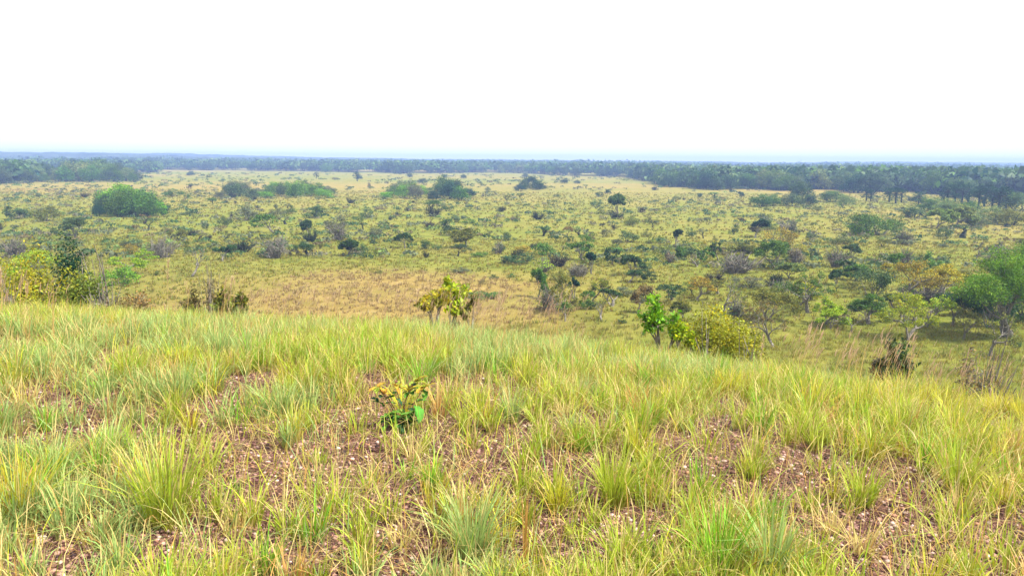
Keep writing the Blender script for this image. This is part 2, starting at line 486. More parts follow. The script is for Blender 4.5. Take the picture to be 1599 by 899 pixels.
def gen(kind, seed, raw=False):
    rg = RS(seed * 31 + sum(map(ord, kind)))
    P = Plant(); tips = []
    asp = 0.5
    if kind in ('gnarl', 'bare', 'flat', 'tree', 'whorl'):
        cfg = dict(gnarl=dict(wob=0.20, up=0.05, split=2, more=0.8, spread=0.60, depth=4, minz=0.15, first=1),
                   bare=dict(wob=0.17, up=0.08, split=2, more=0.8, spread=0.5, depth=4, minz=0.15),
                   flat=dict(wob=0.18, up=0.0, split=3, more=0.4, spread=0.72, depth=3, minz=0.05),
                   tree=dict(wob=0.17, up=0.08, split=2, more=0.8, spread=0.55, depth=4, minz=0.0),
                   whorl=dict(wob=0.10, up=0.12, split=2, more=0.6, spread=0.42, depth=2, minz=0.35))[kind]
        d0 = np.array([rg.uniform(-0.22, 0.22), rg.uniform(-0.15, 0.15), 1.15]); d0 /= np.linalg.norm(d0)
        stems = 1 if kind in ('gnarl', 'bare') or rg.rand() < 0.5 else 2
        for q in range(stems):
            dd = d0 + [q * rg.uniform(-0.4, 0.4), 0, 0]
            branch(P, rg, np.array([q * 0.015, 0, -0.06]), dd / np.linalg.norm(dd), 0.30, 0.042 / (1 + q * 0.4), cfg['depth'], cfg, tips, 5)
        nl, sz, sp = dict(gnarl=(11, 0.034, 0.06), bare=(2, 0.03, 0.05), flat=(30, 0.034, 0.10), tree=(26, 0.036, 0.09), whorl=(20, 0.12, 0.05))[kind]
        if kind == 'gnarl': asp = 0.6
        for (p, d) in tips:
            if kind == 'gnarl' and rg.rand() < 0.35: continue
            n = int(nl * rg.uniform(0.5, 1.5))
            u = rand_unit(rg, n)
            pos = p + u * sp * rg.uniform(0.3, 1.2, n)[:, None] * [1, 1, 0.35 if kind == 'flat' else 0.8]
            if kind == 'whorl': pos[:, 2] += 0.02
            nrm = u * 0.5 + rg.randn(n, 3) * 0.6 + [0, 0, 0.5]; nrm /= np.linalg.norm(nrm, axis=1)[:, None]
            P.leaves(pos, nrm, sz * rg.uniform(0.6, 1.4, n), leaf_cols(rg, n, 0.1) * rg.uniform(0.75, 1.25))
    elif kind in ('bush', 'low', 'twig', 'big'):
        nlobe, n, size = dict(bush=(11, 95, 0.075), low=(12, 60, 0.10), twig=(9, 28, 0.055), big=(30, 95, 0.060))[kind]
        cent = []; rad = []
        for q in range(nlobe):
            a = rg.rand() * 6.283; r = math.sqrt(rg.rand()) * (0.36 if kind != 'low' else 0.42)
            top = (1 - (r / 0.5) ** 2 * 0.8) * rg.uniform(0.75, 1.05)
            zc = rg.uniform(0.22, 0.80) * top if kind != 'big' else rg.uniform(0.28, 0.86) * top
            cent.append(np.array([r * math.cos(a), r * math.sin(a), zc])); rad.append(rg.uniform(0.10, 0.20))
        lobes(P, rg, cent, rad, n, size, 0.4, 0.8)
        # a skirt of leaves down to the ground
        if kind != 'twig':
            m = 70 if kind != 'big' else 260
            a = rg.rand(m) * 6.283; r = rg.uniform(0.2, 0.46, m)
            P.leaves(np.stack([r * np.cos(a), r * np.sin(a), rg.uniform(0.02, 0.35, m)], 1), rand_unit(rg, m), size * rg.uniform(0.7, 1.4, m), leaf_cols(rg, m) * 0.9)
        ns = dict(bush=12, low=8, twig=46, big=5)[kind]
        for q in range(ns):
            c = cent[q % nlobe] * rg.uniform(0.8, 1.15)
            c = c + rg.randn(3) * 0.06
            if kind == 'twig': c[2] = abs(c[2]) * 1.1 + 0.1
            b0 = np.array([c[0] * 0.25, c[1] * 0.25, -0.03])
            mid = (b0 + c) / 2 + rg.randn(3) * 0.05
            r0 = 0.02 if kind == 'big' else 0.010 if kind != 'twig' else 0.016
            P.tube([b0, (b0 * 0.6 + mid * 0.4), mid, c], [r0, r0 * 0.8, r0 * 0.6, r0 * 0.25], 4)
            if kind == 'twig':
                for w_ in range(4):
                    e = mid + (c - mid) * rg.rand() + rg.randn(3) * 0.11
                    P.tube([mid, (mid + e) / 2 + rg.randn(3) * 0.02, e], [0.010, 0.007, 0.004], 3)
    elif kind == 'palm':
        pts = [np.array([0, 0, -0.03])]
        for k in range(6): pts.append(pts[-1] + [rg.randn() * 0.008, rg.randn() * 0.008, 0.06])
        P.tube(pts, [0.030, 0.026, 0.024, 0.023, 0.023, 0.022, 0.02], 7)
        top = pts[-1]
        for k in range(40):
            a = rg.rand() * 6.283; el = rg.uniform(-1.0, 1.3)
            dr = np.array([math.cos(a) * math.cos(el), math.sin(a) * math.cos(el), math.sin(el)])
            ln = rg.uniform(0.13, 0.2)
            e = top + dr * ln + [0, 0, -0.02]
            P.tube([top, (top + e) / 2 + [0, 0, 0.01], e], [0.005, 0.004, 0.003], 3)
            m = 16                                     # fan of narrow blades
            f = rg.uniform(-1.2, 1.2, m)
            sd_ = np.cross(dr, [0, 0, 1.0]); sd_ /= np.linalg.norm(sd_) + 1e-9
            for ff in f:
                dv = dr * math.cos(ff) + sd_ * math.sin(ff) + [0, 0, -0.25 * abs(ff)]
                q = e + dv * 0.05
                P.leaves(np.array([q, q + dv * 0.035]), rand_unit(rg, 2), np.array([0.10, 0.08]), leaf_cols(rg, 2))
        asp = 0.25
    norm_unit(P)
    if raw: return P, asp
    wv = np.concatenate(P.wv); wf = np.concatenate(P.wf)
    lv, lf, lc = leaf_mesh(P, asp)
    return wv, wf, lv, lf, lc


_proto = {}


def proto(kind, var):
    key = (kind, var)
    if key not in _proto:
        wv, wf, lv, lf, lc = gen(kind, var + 1)
        g = np.full((len(wv), 3), 1.0)
        wood = mesh_np(kind + '_wood', wv, wf, mats=[M_BARK], smooth=True)
        crown = mesh_np(kind + '_crown', lv, lf, lc, mats=[M_LEAF])
        V = np.concatenate([wv, lv]); F = np.concatenate([wf, lf + len(wv)])
        tw = np.tile([[1.6, 1.3, 1.9]], (len(wv), 1)) * (0.8 + 0.4 * RS(3).rand(len(wv), 1))
        both = mesh_np(kind + '_whole', V, F, np.concatenate([tw, lc]), mats=[M_BARK, M_LEAF],
                       midx=np.concatenate([np.zeros(len(wf)), np.ones(len(lf))]))
        _proto[key] = (wood, crown, both)
    return _proto[key]


# base colours of foliage
def leaf_mesh_m(P, aspect, leaf, w, h, rg, mmax=12, jit=0.42):
    """leaves of a fixed size in metres, more of them where they are smaller than the clump they fill"""
    p = np.concatenate(P.lp) * [w, w, h]; n = np.concatenate(P.ln); s = np.concatenate(P.ls) * (w + h) / 2; c = np.concatenate(P.lc)
    m = int(np.clip(round((np.median(s) / leaf) ** 2 * 1.4), 1, mmax))
    if m > 1:
        base = np.repeat(p, m, 0); sp = np.repeat(s, m)[:, None]
        p = base + rg.randn(len(base), 3) * sp * jit
        n = np.repeat(n, m, 0) + rg.randn(len(base), 3) * 0.5; n /= np.linalg.norm(n, axis=1)[:, None]
        c = np.repeat(c, m, 0) * rg.uniform(0.8, 1.2, (len(base), 1))
    p[:, 2] = np.maximum(p[:, 2], 0.02)
    s = leaf * rg.uniform(0.6, 1.35, len(p))
    P.lp, P.ln, P.ls, P.lc = [p], [n], [s], [c]
    return leaf_mesh(P, aspect)


def make_custom(kind, seed, w, h, leaf):
    P, asp = gen(kind, seed, raw=True)
    wv = np.concatenate(P.wv) * [w, w, h]; wf = np.concatenate(P.wf)
    lv, lf, lc = leaf_mesh_m(P, asp, leaf, w, h, RS(seed), *((2, 0.25) if kind == 'whorl' else (12, 0.42)))
    return mesh_np(kind + '_wood', wv, wf, mats=[M_BARK], smooth=True), mesh_np(kind + '_crown', lv, lf, lc, mats=[M_LEAF])


T = dict(dark=(0.042, 0.095, 0.026), deep=(0.016, 0.066, 0.028), green=(0.075, 0.165, 0.018), bright=(0.13, 0.30, 0.012),
         lime=(0.26, 0.38, 0.012), yellow=(0.30, 0.31, 0.018), olive=(0.135, 0.165, 0.022), grey=(0.13, 0.155, 0.075),
         greygreen=(0.075, 0.135, 0.040), orange=(0.25, 0.21, 0.028), brown=(0.17, 0.14, 0.055), pale=(0.16, 0.24, 0.06),
         dust=(0.17, 0.16, 0.09))
rgp = RS(99)
placed = []          # (object, px, py, look)


def shade(c, rg, k=0.15):
    v = np.array(c) * rg.uniform(1 - k, 1 + k) * (1 + rg.randn(3) * 0.05)
    return (*np.clip(v, 0.005, 0.9), 1)


def place(name, kind, pos, h, w, tint, label=None, cat=None, group=None, var=None, parts=True, leaf=None, barkc=(1, 1, 1)):
    var = rgp.randint(7) if var is None else var
    if leaf:
        wood, crown = make_custom(kind, rgp.randint(1000), w, h, leaf); w = h = 1.0
    else:
        wood, crown, both = proto(kind, var)
    z = float(height(pos[0], pos[1]))
    if parts:
        root = bpy.data.objects.new(name, None)
        root.empty_display_size = 0.2
        C.objects.link(root)
        link('trunk' if kind not in ('bush', 'low', 'twig') else 'stems', wood, root).color = (*barkc, 1)
        cr_ = link('crown' if kind not in ('bush', 'low', 'twig') else 'foliage', crown, root)
        cr_.color = shade(T[tint], rgp)
    else:
        root = link(name, both)
        root.color = shade(T[tint], rgp)
    root.location = (pos[0], pos[1], z - 0.005)
    root.scale = (w, w, h)
    root.rotation_euler = (0, 0, rgp.rand() * 6.283)
    tag(root, label, cat, group)
    return root


CAT = dict(gnarl='tree', bare='tree', flat='tree', tree='tree', whorl='sapling', bush='bush', low='bush', twig='bush', big='tree', palm='palm')
NAME = dict(gnarl='savanna_tree', bare='savanna_tree', flat='savanna_tree', tree='savanna_tree', whorl='sapling', bush='bush',
            low='bush', twig='twiggy_bush', big='forest_tree', palm='palm_tree')

# (x, y of the base, height, width in photograph pixels, kind, tint, label[, distance in metres when the base is hidden by the hill])
LAND = [
 # the cluster below the crest
 (4, 0, 75, 60, 'bush', 'yellow', 'yellow-green leafy bush cut by the photo edge, behind the hill crest', 24),
 (34, 0, 66, 76, 'bush', 'bright', 'bright green bush low behind the crest, beside the yellow-leaved bush', 22),
 (85, 0, 92, 104, 'bush', 'yellow', 'bush with large golden yellow leaves just behind the hill crest', 19),
 (132, 0, 58, 70, 'bush', 'olive', 'olive and rust twiggy bush in front of the dark green tree', 17),
 (106, 0, 106, 100, 'bush', 'deep', 'dark blue-green dense tree rising above the golden yellow bush', 21.5),
 (146, 0, 88, 80, 'twig', 'greygreen', 'wispy grey-green bush leaning out beside the dark green tree', 21),
 (20, 0, 50, 60, 'twig', 'dust', 'dry grey twiggy bush at the foot of the yellow-green leafy bush', 17),
 (170, 0, 42, 70, 'twig', 'brown', 'low brown twiggy bush on the slope under the flat-topped yellow-green tree', 17),
 (225, 0, 22, 80, 'low', 'brown', 'low scrubby brown bush among seed stalks behind the crest', 17),
 (331, 0, 78, 42, 'twig', 'brown', 'tall grey twiggy bush with rusty leaves standing above the crest', 20),
 (362, 0, 36, 36, 'whorl', 'olive', 'small olive sapling beside the tall grey twiggy bush', 19),
 (300, 0, 34, 44, 'low', 'brown', 'low brown scrub bush at the foot of the tall grey twiggy bush', 18),
 (54, 420, 30, 60, 'bush', 'lime', 'flat lime-yellow tree left of the dark green tree'),
 (25, 402, 34, 34, 'twig', 'greygreen', 'upright grey-green bush behind the flat lime-yellow tree'),
 (200, 432, 42, 54, 'flat', 'lime', 'flat-topped yellow-green tree with a leaning trunk at the field edge'),
 (186, 446, 30, 50, 'bush', 'bright', 'bright green round bush under the flat-topped yellow-green tree'),
 (243, 430, 8, 14, 'bush', 'olive', 'tiny round green bush alone in the tan field'),
 (299, 432, 48, 30, 'bare', 'greygreen', 'slender pale-trunked sparse tree standing at the tan field edge'),
 (348, 408, 24, 26, 'tree', 'dark', 'small dark tree with an open crown beside the slender pale-trunked tree'),
 (255, 402, 34, 42, 'twig', 'grey', 'grey twiggy bush behind the tan field, near the slender pale-trunked tree'),
 (432, 402, 40, 46, 'twig', 'greygreen', 'large pointed grey bush on the far edge of the tan field'),
 (416, 401, 10, 28, 'low', 'dark', 'low dark bush at the foot of the large pointed grey bush'),
 (118, 376, 34, 32, 'tree', 'greygreen', 'thin-trunked grey-green tree behind the dark green tree'),
 (71, 346, 24, 38, 'bush', 'olive', 'olive bush in the grey scrub in front of the long forest grove'),
 (27, 342, 20, 30, 'bush', 'greygreen', 'grey-green bush in the scrub near the photo edge'),
 (321, 359, 10, 10, 'bush', 'dark', 'tiny dark bush in the open grass right of the round green wood'),
 (351, 356, 16, 20, 'bush', 'greygreen', 'small grey-green bush right of the tiny dark bush'),
 (382, 345, 24, 36, 'bush', 'grey', 'broad grey bush in front of the grey-green thicket'),
 (434, 339, 19, 22, 'bush', 'grey', 'lone rounded grey bush in front of the long bright thicket'),
 (491, 341, 20, 27, 'bush', 'greygreen', 'grey-green bush below the far end of the long bright thicket'),
 (481, 367, 22, 18, 'tree', 'dark', 'dark small tree above the large pointed grey bush'),
 (530, 360, 26, 32, 'bush', 'grey', 'grey rounded bush in the open between thicket and tan field'),
 (270, 307, 12, 32, 'bush', 'green', 'low green bush just right of the round green wood'),
 # centre
 (542, 400, 26, 26, 'tree', 'dark', 'dark grey-green tree on the far edge of the tan field'),
 (565, 397, 18, 20, 'bush', 'greygreen', 'small bush right of the dark tree on the tan field edge'),
 (588, 374, 19, 22, 'bush', 'grey', 'grey bush left of the sparse dark tree'),
 (574, 340, 15, 20, 'bush', 'greygreen', 'grey-green bush below the left end of the green woodland island'),
 (632, 388, 24, 26, 'gnarl', 'dark', 'sparse dark tree with clumped leaves behind the tan field'),
 (666, 389, 15, 22, 'bush', 'dark', 'dark bush between the sparse dark tree and the umbrella-shaped tree'),
 (682, 391, 10, 14, 'bush', 'greygreen', 'small bush hugging the dark bush beside the umbrella-shaped tree'),
 (726, 387, 30, 34, 'flat', 'olive', 'umbrella-shaped olive tree with a thin dark trunk, alone mid-plain'),
 (702, 368, 27, 28, 'bush', 'dark', 'dark grey-green bush behind the umbrella-shaped olive tree'),
 (750, 401, 8, 26, 'low', 'green', 'flat green bush right below the umbrella-shaped olive tree'),
 (778, 396, 22, 18, 'twig', 'greygreen', 'upright grey-green bush left of the round green bush'),
 (795, 377, 14, 22, 'bush', 'greygreen', 'small bush behind the upright grey-green bush'),
 (814, 411, 16, 52, 'low', 'dark', 'long low dark bush at the far corner of the tan field'),
 (845, 398, 20, 34, 'bush', 'green', 'round green bush behind the long low dark bush'),
 (867, 381, 13, 16, 'tree', 'dark', 'tiny dark tree behind the round green bush'),
 (890, 380, 11, 12, 'bush', 'dark', 'tiny dark bush right of the tiny dark tree'),
 (923, 377, 9, 15, 'bush', 'brown', 'tiny brown bush on the dry grass mid-plain'),
 (947, 371, 13, 18, 'bush', 'grey', 'small grey bush behind the dark-leaved tree'),
 (1009, 370, 13, 15, 'bush', 'olive', 'small olive bush left of the dark columnar tree'),
 (965, 334, 30, 30, 'tree', 'green', 'round-crowned green tree on the far plain, above the grey bushes'),
 (933, 324, 13, 18, 'bush', 'greygreen', 'bush left of the round-crowned green tree'),
 (985, 352, 15, 26, 'bush', 'olive', 'olive bush in front of the round-crowned green tree'),
 (1055, 389, 30, 9, 'whorl', 'dark', 'dark columnar tree standing narrow on the plain'),
 (1045, 410, 21, 15, 'twig', 'dust', 'dusty twiggy bush in front of the dark columnar tree'),
 (956, 414, 27, 23, 'gnarl', 'dark', 'dark-leaved open tree right of the dark upright sapling'),
 (923, 428, 34, 13, 'whorl', 'deep', 'dark upright sapling beside the grey dome bush'),
 (905, 432, 24, 32, 'twig', 'grey', 'grey dome bush beside the dark upright sapling'),
 (993, 418, 18, 14, 'whorl', 'dark', 'small dark sapling, one of a close pair'),
 (1006, 422, 18, 20, 'bush', 'greygreen', 'grey-green bush next to the small dark sapling'),
 (841, 464, 46, 26, 'tree', 'green', 'green tree with a brighter top at the end of the tan field'),
 (868, 490, 62, 38, 'flat', 'olive', 'tall olive tree with pale forked trunk right of the green brighter-topped tree'),
 (896, 467, 34, 14, 'whorl', 'deep', 'narrow dark green sapling behind the tall olive tree'),
 (883, 502, 30, 22, 'gnarl', 'green', 'small green open tree in front of the tall olive tree'),
 (925, 472, 38, 28, 'gnarl', 'olive', 'crooked olive tree right of the narrow dark green sapling'),
 (940, 502, 34, 26, 'bare', 'olive', 'leafless forked little tree in front of the crooked olive tree'),
 (993, 490, 45, 32, 'tree', 'brown', 'rust-brown small tree with a thin straight trunk'),
 (983, 442, 22, 30, 'gnarl', 'dark', 'dark clump-leaved tree behind the rust-brown small tree'),
 (1050, 468, 27, 40, 'gnarl', 'dark', 'spreading dark-leaved tree right of the rust-brown small tree'),
 (754, 444, 9, 12, 'bush', 'brown', 'tiny rusty bush alone in the tan field'),
 (753, 464, 10, 46, 'low', 'green', 'flat green mat-like bush in the tan field behind the yellow-leaved shrub'),
 (771, 435, 6, 14, 'low', 'greygreen', 'tiny low bush behind the tiny rusty bush'),
 (798, 433, 6, 13, 'low', 'green', 'tiny low green bush at the end of the tan field'),
 (720, 425, 7, 32, 'low', 'grey', 'thin low grey scrub bush in the middle of the tan field'),
 (589, 427, 6, 16, 'low', 'olive', 'tiny low olive bush at the back of the tan field'),
 (971, 505, 9, 14, 'low', 'dark', 'black-green stub of a bush near the foot of the hill'),
 # right
 (1179, 373, 30, 26, 'tree', 'deep', 'dark green tree with a tufted crown in the right half of the plain'),
 (1079, 374, 17, 15, 'bush', 'greygreen', 'grey-green bush behind the dark columnar tree'),
 (1373, 367, 32, 84, 'bush', 'green', 'wide green thicket-like bush in front of the palms'),
 (1347, 367, 20, 38, 'bush', 'bright', 'bright green bush at the near side of the wide green bush'),
 (1412, 383, 24, 20, 'twig', 'grey', 'upright grey bush right in front of the wide green bush'),
 (1462, 357, 30, 34, 'tree', 'pale', 'pale green round tree below the palms'),
 (1494, 356, 34, 38, 'tree', 'pale', 'taller pale green round tree below the palms'),
 (1123, 408, 30, 20, 'gnarl', 'dark', 'dark-headed small tree poking above the grey twiggy mass'),
 (1147, 427, 36, 62, 'twig', 'grey', 'wide grey twiggy mass of a bush right of centre'),
 (1213, 420, 44, 48, 'tree', 'green', 'leafy green tree behind the gnarled open tree'),
 (1209, 420, 17, 38, 'bush', 'greygreen', 'dense grey-green bush at the foot of the leafy green tree'),
 (1160, 408, 26, 40, 'flat', 'olive', 'olive tree between the grey twiggy mass and the leafy green tree'),
 (1243, 410, 28, 28, 'twig', 'brown', 'reddish twiggy bush right of the leafy green tree'),
 (1273, 402, 14, 14, 'bush', 'deep', 'small dark green bush right of the reddish twiggy bush'),
 (1169, 449, 19, 50, 'bush', 'grey', 'dense dark grey bush in front of the grey twiggy mass'),
 (1314, 410, 15, 22, 'bush', 'greygreen', 'small grey-green bush behind the clump-leaved dark bush'),
 (1314, 428, 23, 32, 'gnarl', 'dark', 'clump-leaved dark bush-like tree left of the grey-green bush mass'),
 (1262, 489, 66, 66, 'gnarl', 'green', 'gnarled open tree with bare twisting limbs and green leaves at its top'),
 (1208, 542, 74, 62, 'gnarl', 'brown', 'leaning twisted tree with rusty sparse leaves, nearest on the plain'),
 (1128, 487, 60, 36, 'bare', 'greygreen', 'bare twisted thin tree between the yellow bush and the gnarled tree'),
 (1088, 470, 36, 46, 'flat', 'orange', 'rust and olive tree behind the broad yellow-green bush'),
 (1360, 462, 50, 54, 'bush', 'greygreen', 'large grey-green bush mass left of the orange-crowned grey tree'),
 (1414, 476, 72, 62, 'flat', 'orange', 'grey-limbed tree with an orange crown'),
 (1468, 468, 56, 64, 'flat', 'yellow', 'yellow-crowned tree right of the orange-crowned grey tree'),
 (1440, 470, 34, 60, 'twig', 'grey', 'grey twiggy bush between the orange-crowned and yellow-crowned trees'),
 (1508, 455, 36, 36, 'bush', 'olive', 'olive-brown bush right of the yellow-crowned tree'),
 (1479, 480, 24, 28, 'bush', 'dark', 'dark round bush in front of the yellow-crowned tree'),
 (1574, 527, 138, 120, 'tree', 'bright', 'big dense green tree cut by the right photo edge'),
 (1606, 500, 120, 90, 'big', 'green', 'second dense green tree behind the big one at the photo edge'),
 (1559, 414, 34, 26, 'twig', 'grey', 'grey twig-topped bush behind the big dense green tree'),
 (1525, 404, 26, 18, 'bare', 'dust', 'faint leafless tree in the pale dry grass'),
 (1473, 387, 7, 18, 'low', 'grey', 'tiny low grey bush in the pale dry grass'),
 (1417, 532, 76, 78, 'flat', 'lime', 'flat yellow-green tree on a pale trunk, right of the leaning twisted tree'),
 (1388, 494, 34, 24, 'whorl', 'dark', 'dark whorl-leaved sapling behind the flat yellow-green tree'),
 (1329, 518, 36, 32, 'bare', 'dust', 'pale leaning leafless sapling left of the flat yellow-green tree'),
 (1506, 532, 54, 34, 'gnarl', 'olive', 'small open olive tree left of the big dense green tree'),
 (1545, 556, 66, 50, 'gnarl', 'olive', 'leaning grey-trunked tree with olive leaves below the big dense tree'),
 (1587, 545, 12, 12, 'bush', 'deep', 'tiny dark green bush at the photo edge below the big dense tree'),
 # on the slope just behind the crest
 (1412, 0, 92, 44, 'whorl', 'dark', 'dark-leaved sapling with large round leaves behind the crest grass', 13.0),
 (1376, 0, 58, 30, 'whorl', 'dust', 'dry sapling with few curled leaves beside the dark-leaved sapling', 13.4),
 (1414, 0, 30, 44, 'low', 'dust', 'dry dusty bush at the foot of the dark-leaved sapling', 12.0),
 (1546, 0, 132, 62, 'twig', 'brown', 'tall dry grey-brown twiggy bush behind the crest grass', 12.0),
 (1538, 0, 96, 48, 'bush', 'dust', 'dusty low bush at the near foot of the tall dry twiggy bush', 11.6),
 (1126, 0, 90, 118, 'big', 'yellow', 'broad yellow-green bush-like tree with many stems just behind the crest', 15.5),
 (1110, 0, 60, 70, 'twig', 'olive', 'thicket of grey stems under the broad yellow-green crown', 14.5),
 (1165, 0, 48, 56, 'twig', 'greygreen', 'grey-green twiggy bush on the near side of the broad yellow-green crown', 14.0),
 (1050, 0, 90, 42, 'whorl', 'bright', 'bright green large-leaved sapling standing on the crest', 12.5),
 (1068, 0, 44, 34, 'whorl', 'lime', 'lime-green low sapling at the foot of the bright green sapling', 12.0),
 (712, 0, 66, 62, 'whorl', 'lime', 'yellow-leaved shrub with round leaf whorls on the hill crest', 12.3),
 (682, 0, 50, 46, 'whorl', 'yellow', 'smaller yellow-leaved shrub on the near side of the yellow-leaved shrub', 12.0),
 (742, 0, 46, 34, 'whorl', 'olive', 'half-dry olive shrub right of the yellow-leaved shrub', 12.2),
]

marks = []
for row in LAND:
    px, py, hp, wp, kind, tint, lab = row[:7]
    dist = row[7] if len(row) > 7 else None
    pos = ground_dist(px, dist) if dist else ground_at(px, py)
    depth = pos[1]
    if dist:
        # height measured from the ground hidden behind the crest up to the top seen in the photograph
        gz = float(height(*pos))
        _, gy = project(pos[0], pos[1], gz)
        crest = float(np.interp(px, [0, 400, 700, 850, 1050, 1250, 1400, 1599], [476, 480, 498, 514, 542, 576, 600, 640]))
        hp = (gy - crest) + hp
    h = hp / F0 * depth; w = wp / F0 * depth
    lf = (0.0028 if kind == 'whorl' else 0.0023) * depth * (1.7 if dist else 1.0) if hp >= 20 else None
    if lf: lf = max(lf, 0.055)
    if kind == 'whorl' and lf: lf *= 1.6
    o = place(NAME[kind], kind, pos, h, w, tint, lab, CAT[kind], parts=hp >= 20, leaf=lf)
    marks.append((px, py if py else 480, lab))
    placed.append((px, py if py else 480, wp))

# ------------------------------------------------------------------ filler plants, each standing on the plain
HOR = lambda px: 244.5 + px * (13.0 / 1599)


def ok(px, py, w):
    for (a, b, c) in placed:
        if abs(a - px) < (c + w) * 0.42 and abs(b - py) < 7: return False
    return True


def field_block(px, py):
    """places the photograph leaves open"""
    if 215 < px < 830 and 403 < py < 500: return True
    if px < 215 and py > 425: return True
    if 1290 < px < 1520 and 386 < py < 402: return True
    return False


LOOK = {'bush': 'bush', 'twig': 'twiggy bush', 'low': 'low bush', 'tree': 'small tree', 'gnarl': 'open small tree', 'flat': 'flat-topped tree', 'whorl': 'sapling', 'big': 'dense tree', 'palm': 'palm'}
TN = dict(dark='dark green', deep='deep green', green='green', bright='bright green', lime='lime green', yellow='yellow', olive='olive', grey='grey',
          greygreen='grey-green', orange='orange-tinged', brown='brownish', pale='pale green', dust='dusty')
auto = []            # (object, px, py, look) to be labelled against the nearest landmark


def add_auto(name, kind, px, py, hp, wp, tint, group, parts=False, at=None, noun=None):
    pos = at or ground_at(px, py)
    depth = pos[1]
    o = place(name, kind, pos, hp / F0 * depth, wp / F0 * depth, tint, None, CAT[kind], group, parts=parts, leaf=(0.0024 * depth if parts else None))
    auto.append((o, px, py, TN[tint] + ' ' + (noun or LOOK[kind])))
    placed.append((px, py, wp))
    return o


rg = RS(2024)
n = 0; tries = 0
while n < 250 and tries < 9000:
    tries += 1
    px = rg.uniform(-10, 1610); f = rg.rand()
    py = 292 + 190 * f ** 1.35
    if px < 420 and rg.rand() < 0.35: py = rg.uniform(305, 402)
    if field_block(px, py): continue
    lim = float(np.interp(px, [0, 200, 900, 1100, 1300, 1599], [392, 400, 500, 500, 520, 520]))
    if py > lim: continue
    dpx = py - HOR(px)
    size = rg.uniform(0.7, 2.1) * (1.0 if rg.rand() < 0.8 else 1.5)      # metres
    depth = 13.3 * F0 / dpx
    hp = size * F0 / depth
    wp = hp * rg.uniform(0.9, 1.7)
    if not ok(px, py, wp): continue
    r = rg.rand()
    kind = 'bush' if r < 0.24 else 'twig' if r < 0.54 else 'low' if r < 0.66 else 'gnarl' if r < 0.82 else 'tree' if r < 0.93 else 'whorl'
    if kind in ('low',): hp *= 0.55; wp *= 1.2
    tint = rg.choice(['greygreen', 'grey', 'olive', 'dark', 'dust', 'green', 'brown', 'pale', 'orange', 'yellow'],
                     p=[.22, .14, .19, .09, .07, .13, .04, .08, .02, .02])
    add_auto(NAME[kind], kind, px, py, hp, wp, tint, 'plants scattered over the plain', parts=hp > 24)
    n += 1

n = 0; tries = 0
while n < 34 and tries < 4000:
    tries += 1
    px = rg.uniform(830, 1600) ; py = rg.uniform(400, 528)
    if py > float(np.interp(px, [830, 1050, 1250, 1599], [492, 505, 520, 528])) or field_block(px, py): continue
    hp = (py - HOR(px)) / 13.3 * rg.uniform(1.6, 3.0); wp = hp * rg.uniform(0.8, 1.3)
    if not ok(px, py, wp): continue
    kind = rg.choice(['tree', 'gnarl', 'flat', 'twig', 'bush', 'whorl'], p=[.26, .2, .16, .14, .14, .1])
    tint = rg.choice(['olive', 'green', 'greygreen', 'yellow', 'dark', 'lime'], p=[.28, .24, .2, .1, .12, .06])
    add_auto(NAME[kind], kind, px, py, hp, wp, tint, 'plants scattered over the plain', parts=True)
    n += 1

# islands of woodland: (x0, x1, base y, top y, tints, count, phrase)
ISL = [
 (68, 218, 284, 251, ['green', 'greygreen', 'dark', 'pale', 'green'], 22, 'in the long dark forest grove'),
 (150, 255, 338, 293, ['bright', 'green', 'bright', 'deep'], 17, 'in the round green wood'),
 (408, 522, 309, 282, ['bright', 'green', 'bright', 'greygreen'], 12, 'in the long bright thicket'),
 (343, 405, 310, 284, ['grey', 'greygreen'], 7, 'in the grey-green thicket'),
 (600, 672, 311, 283, ['bright', 'green', 'grey'], 8, 'in the bright end of the woodland island'),
 (674, 732, 313, 278, ['deep', 'dark', 'green'], 7, 'in the dark end of the woodland island'),
 (808, 848, 298, 277, ['deep', 'dark'], 5, 'in the small bluish wood beyond the dry grass'),
]
for (x0, x1, yb, yt, tints, cnt, phrase) in ISL:
    marks_here = []
    for k in range(cnt):
        u = (k + 0.5 + rg.uniform(-0.3, 0.3)) / cnt
        px = x0 + (x1 - x0) * u
        row = (k * 2) % 5 / 2.0
        py = yb - 4.0 * row * (1.0 if yb > 300 else 0.5) + rg.uniform(-1, 1)
        dome = math.sin(math.pi * min(max(u, 0.06), 0.94)) ** 0.45
        hp = (py - yt) * dome * rg.uniform(0.88, 1.02) * (0.92 + 0.12 * row)
        wp = max((x1 - x0) / cnt * 2.2, hp * 0.95) * rg.uniform(0.9, 1.3)
        pos = ground_at(px, py)
        tint = tints[k % len(tints)]
        if phrase.endswith('round green wood') : tint = (['deep', 'dark', 'greygreen', 'dark', 'bright', 'green', 'greygreen', 'bright', 'dark', 'bright', 'green', 'dark', 'bright', 'green', 'green', 'bright', 'dark'])[k]
        depth = pos[1]
        o = place('forest_tree', 'big', pos, hp / F0 * depth, wp / F0 * depth, tint, None, 'tree', 'trees ' + phrase, parts=False)
        marks_here.append((px, py, o, TN[tint]))
        placed.append((px, py, wp))
    marks_here.sort(key=lambda r: r[0])
    ORD = ['first', 'second', 'third', 'fourth', 'fifth', 'sixth', 'seventh', 'eighth', 'ninth', 'tenth', 'eleventh', 'twelfth', 'thirteenth', 'fourteenth', 'fifteenth', 'sixteenth', 'seventeenth', 'eighteenth', 'nineteenth', 'twentieth', 'twenty-first', 'twenty-second']
    for q, (px, py, o, tn) in enumerate(marks_here):
        o['label'] = f'{tn} dense tree, {ORD[q]} from left {phrase}'

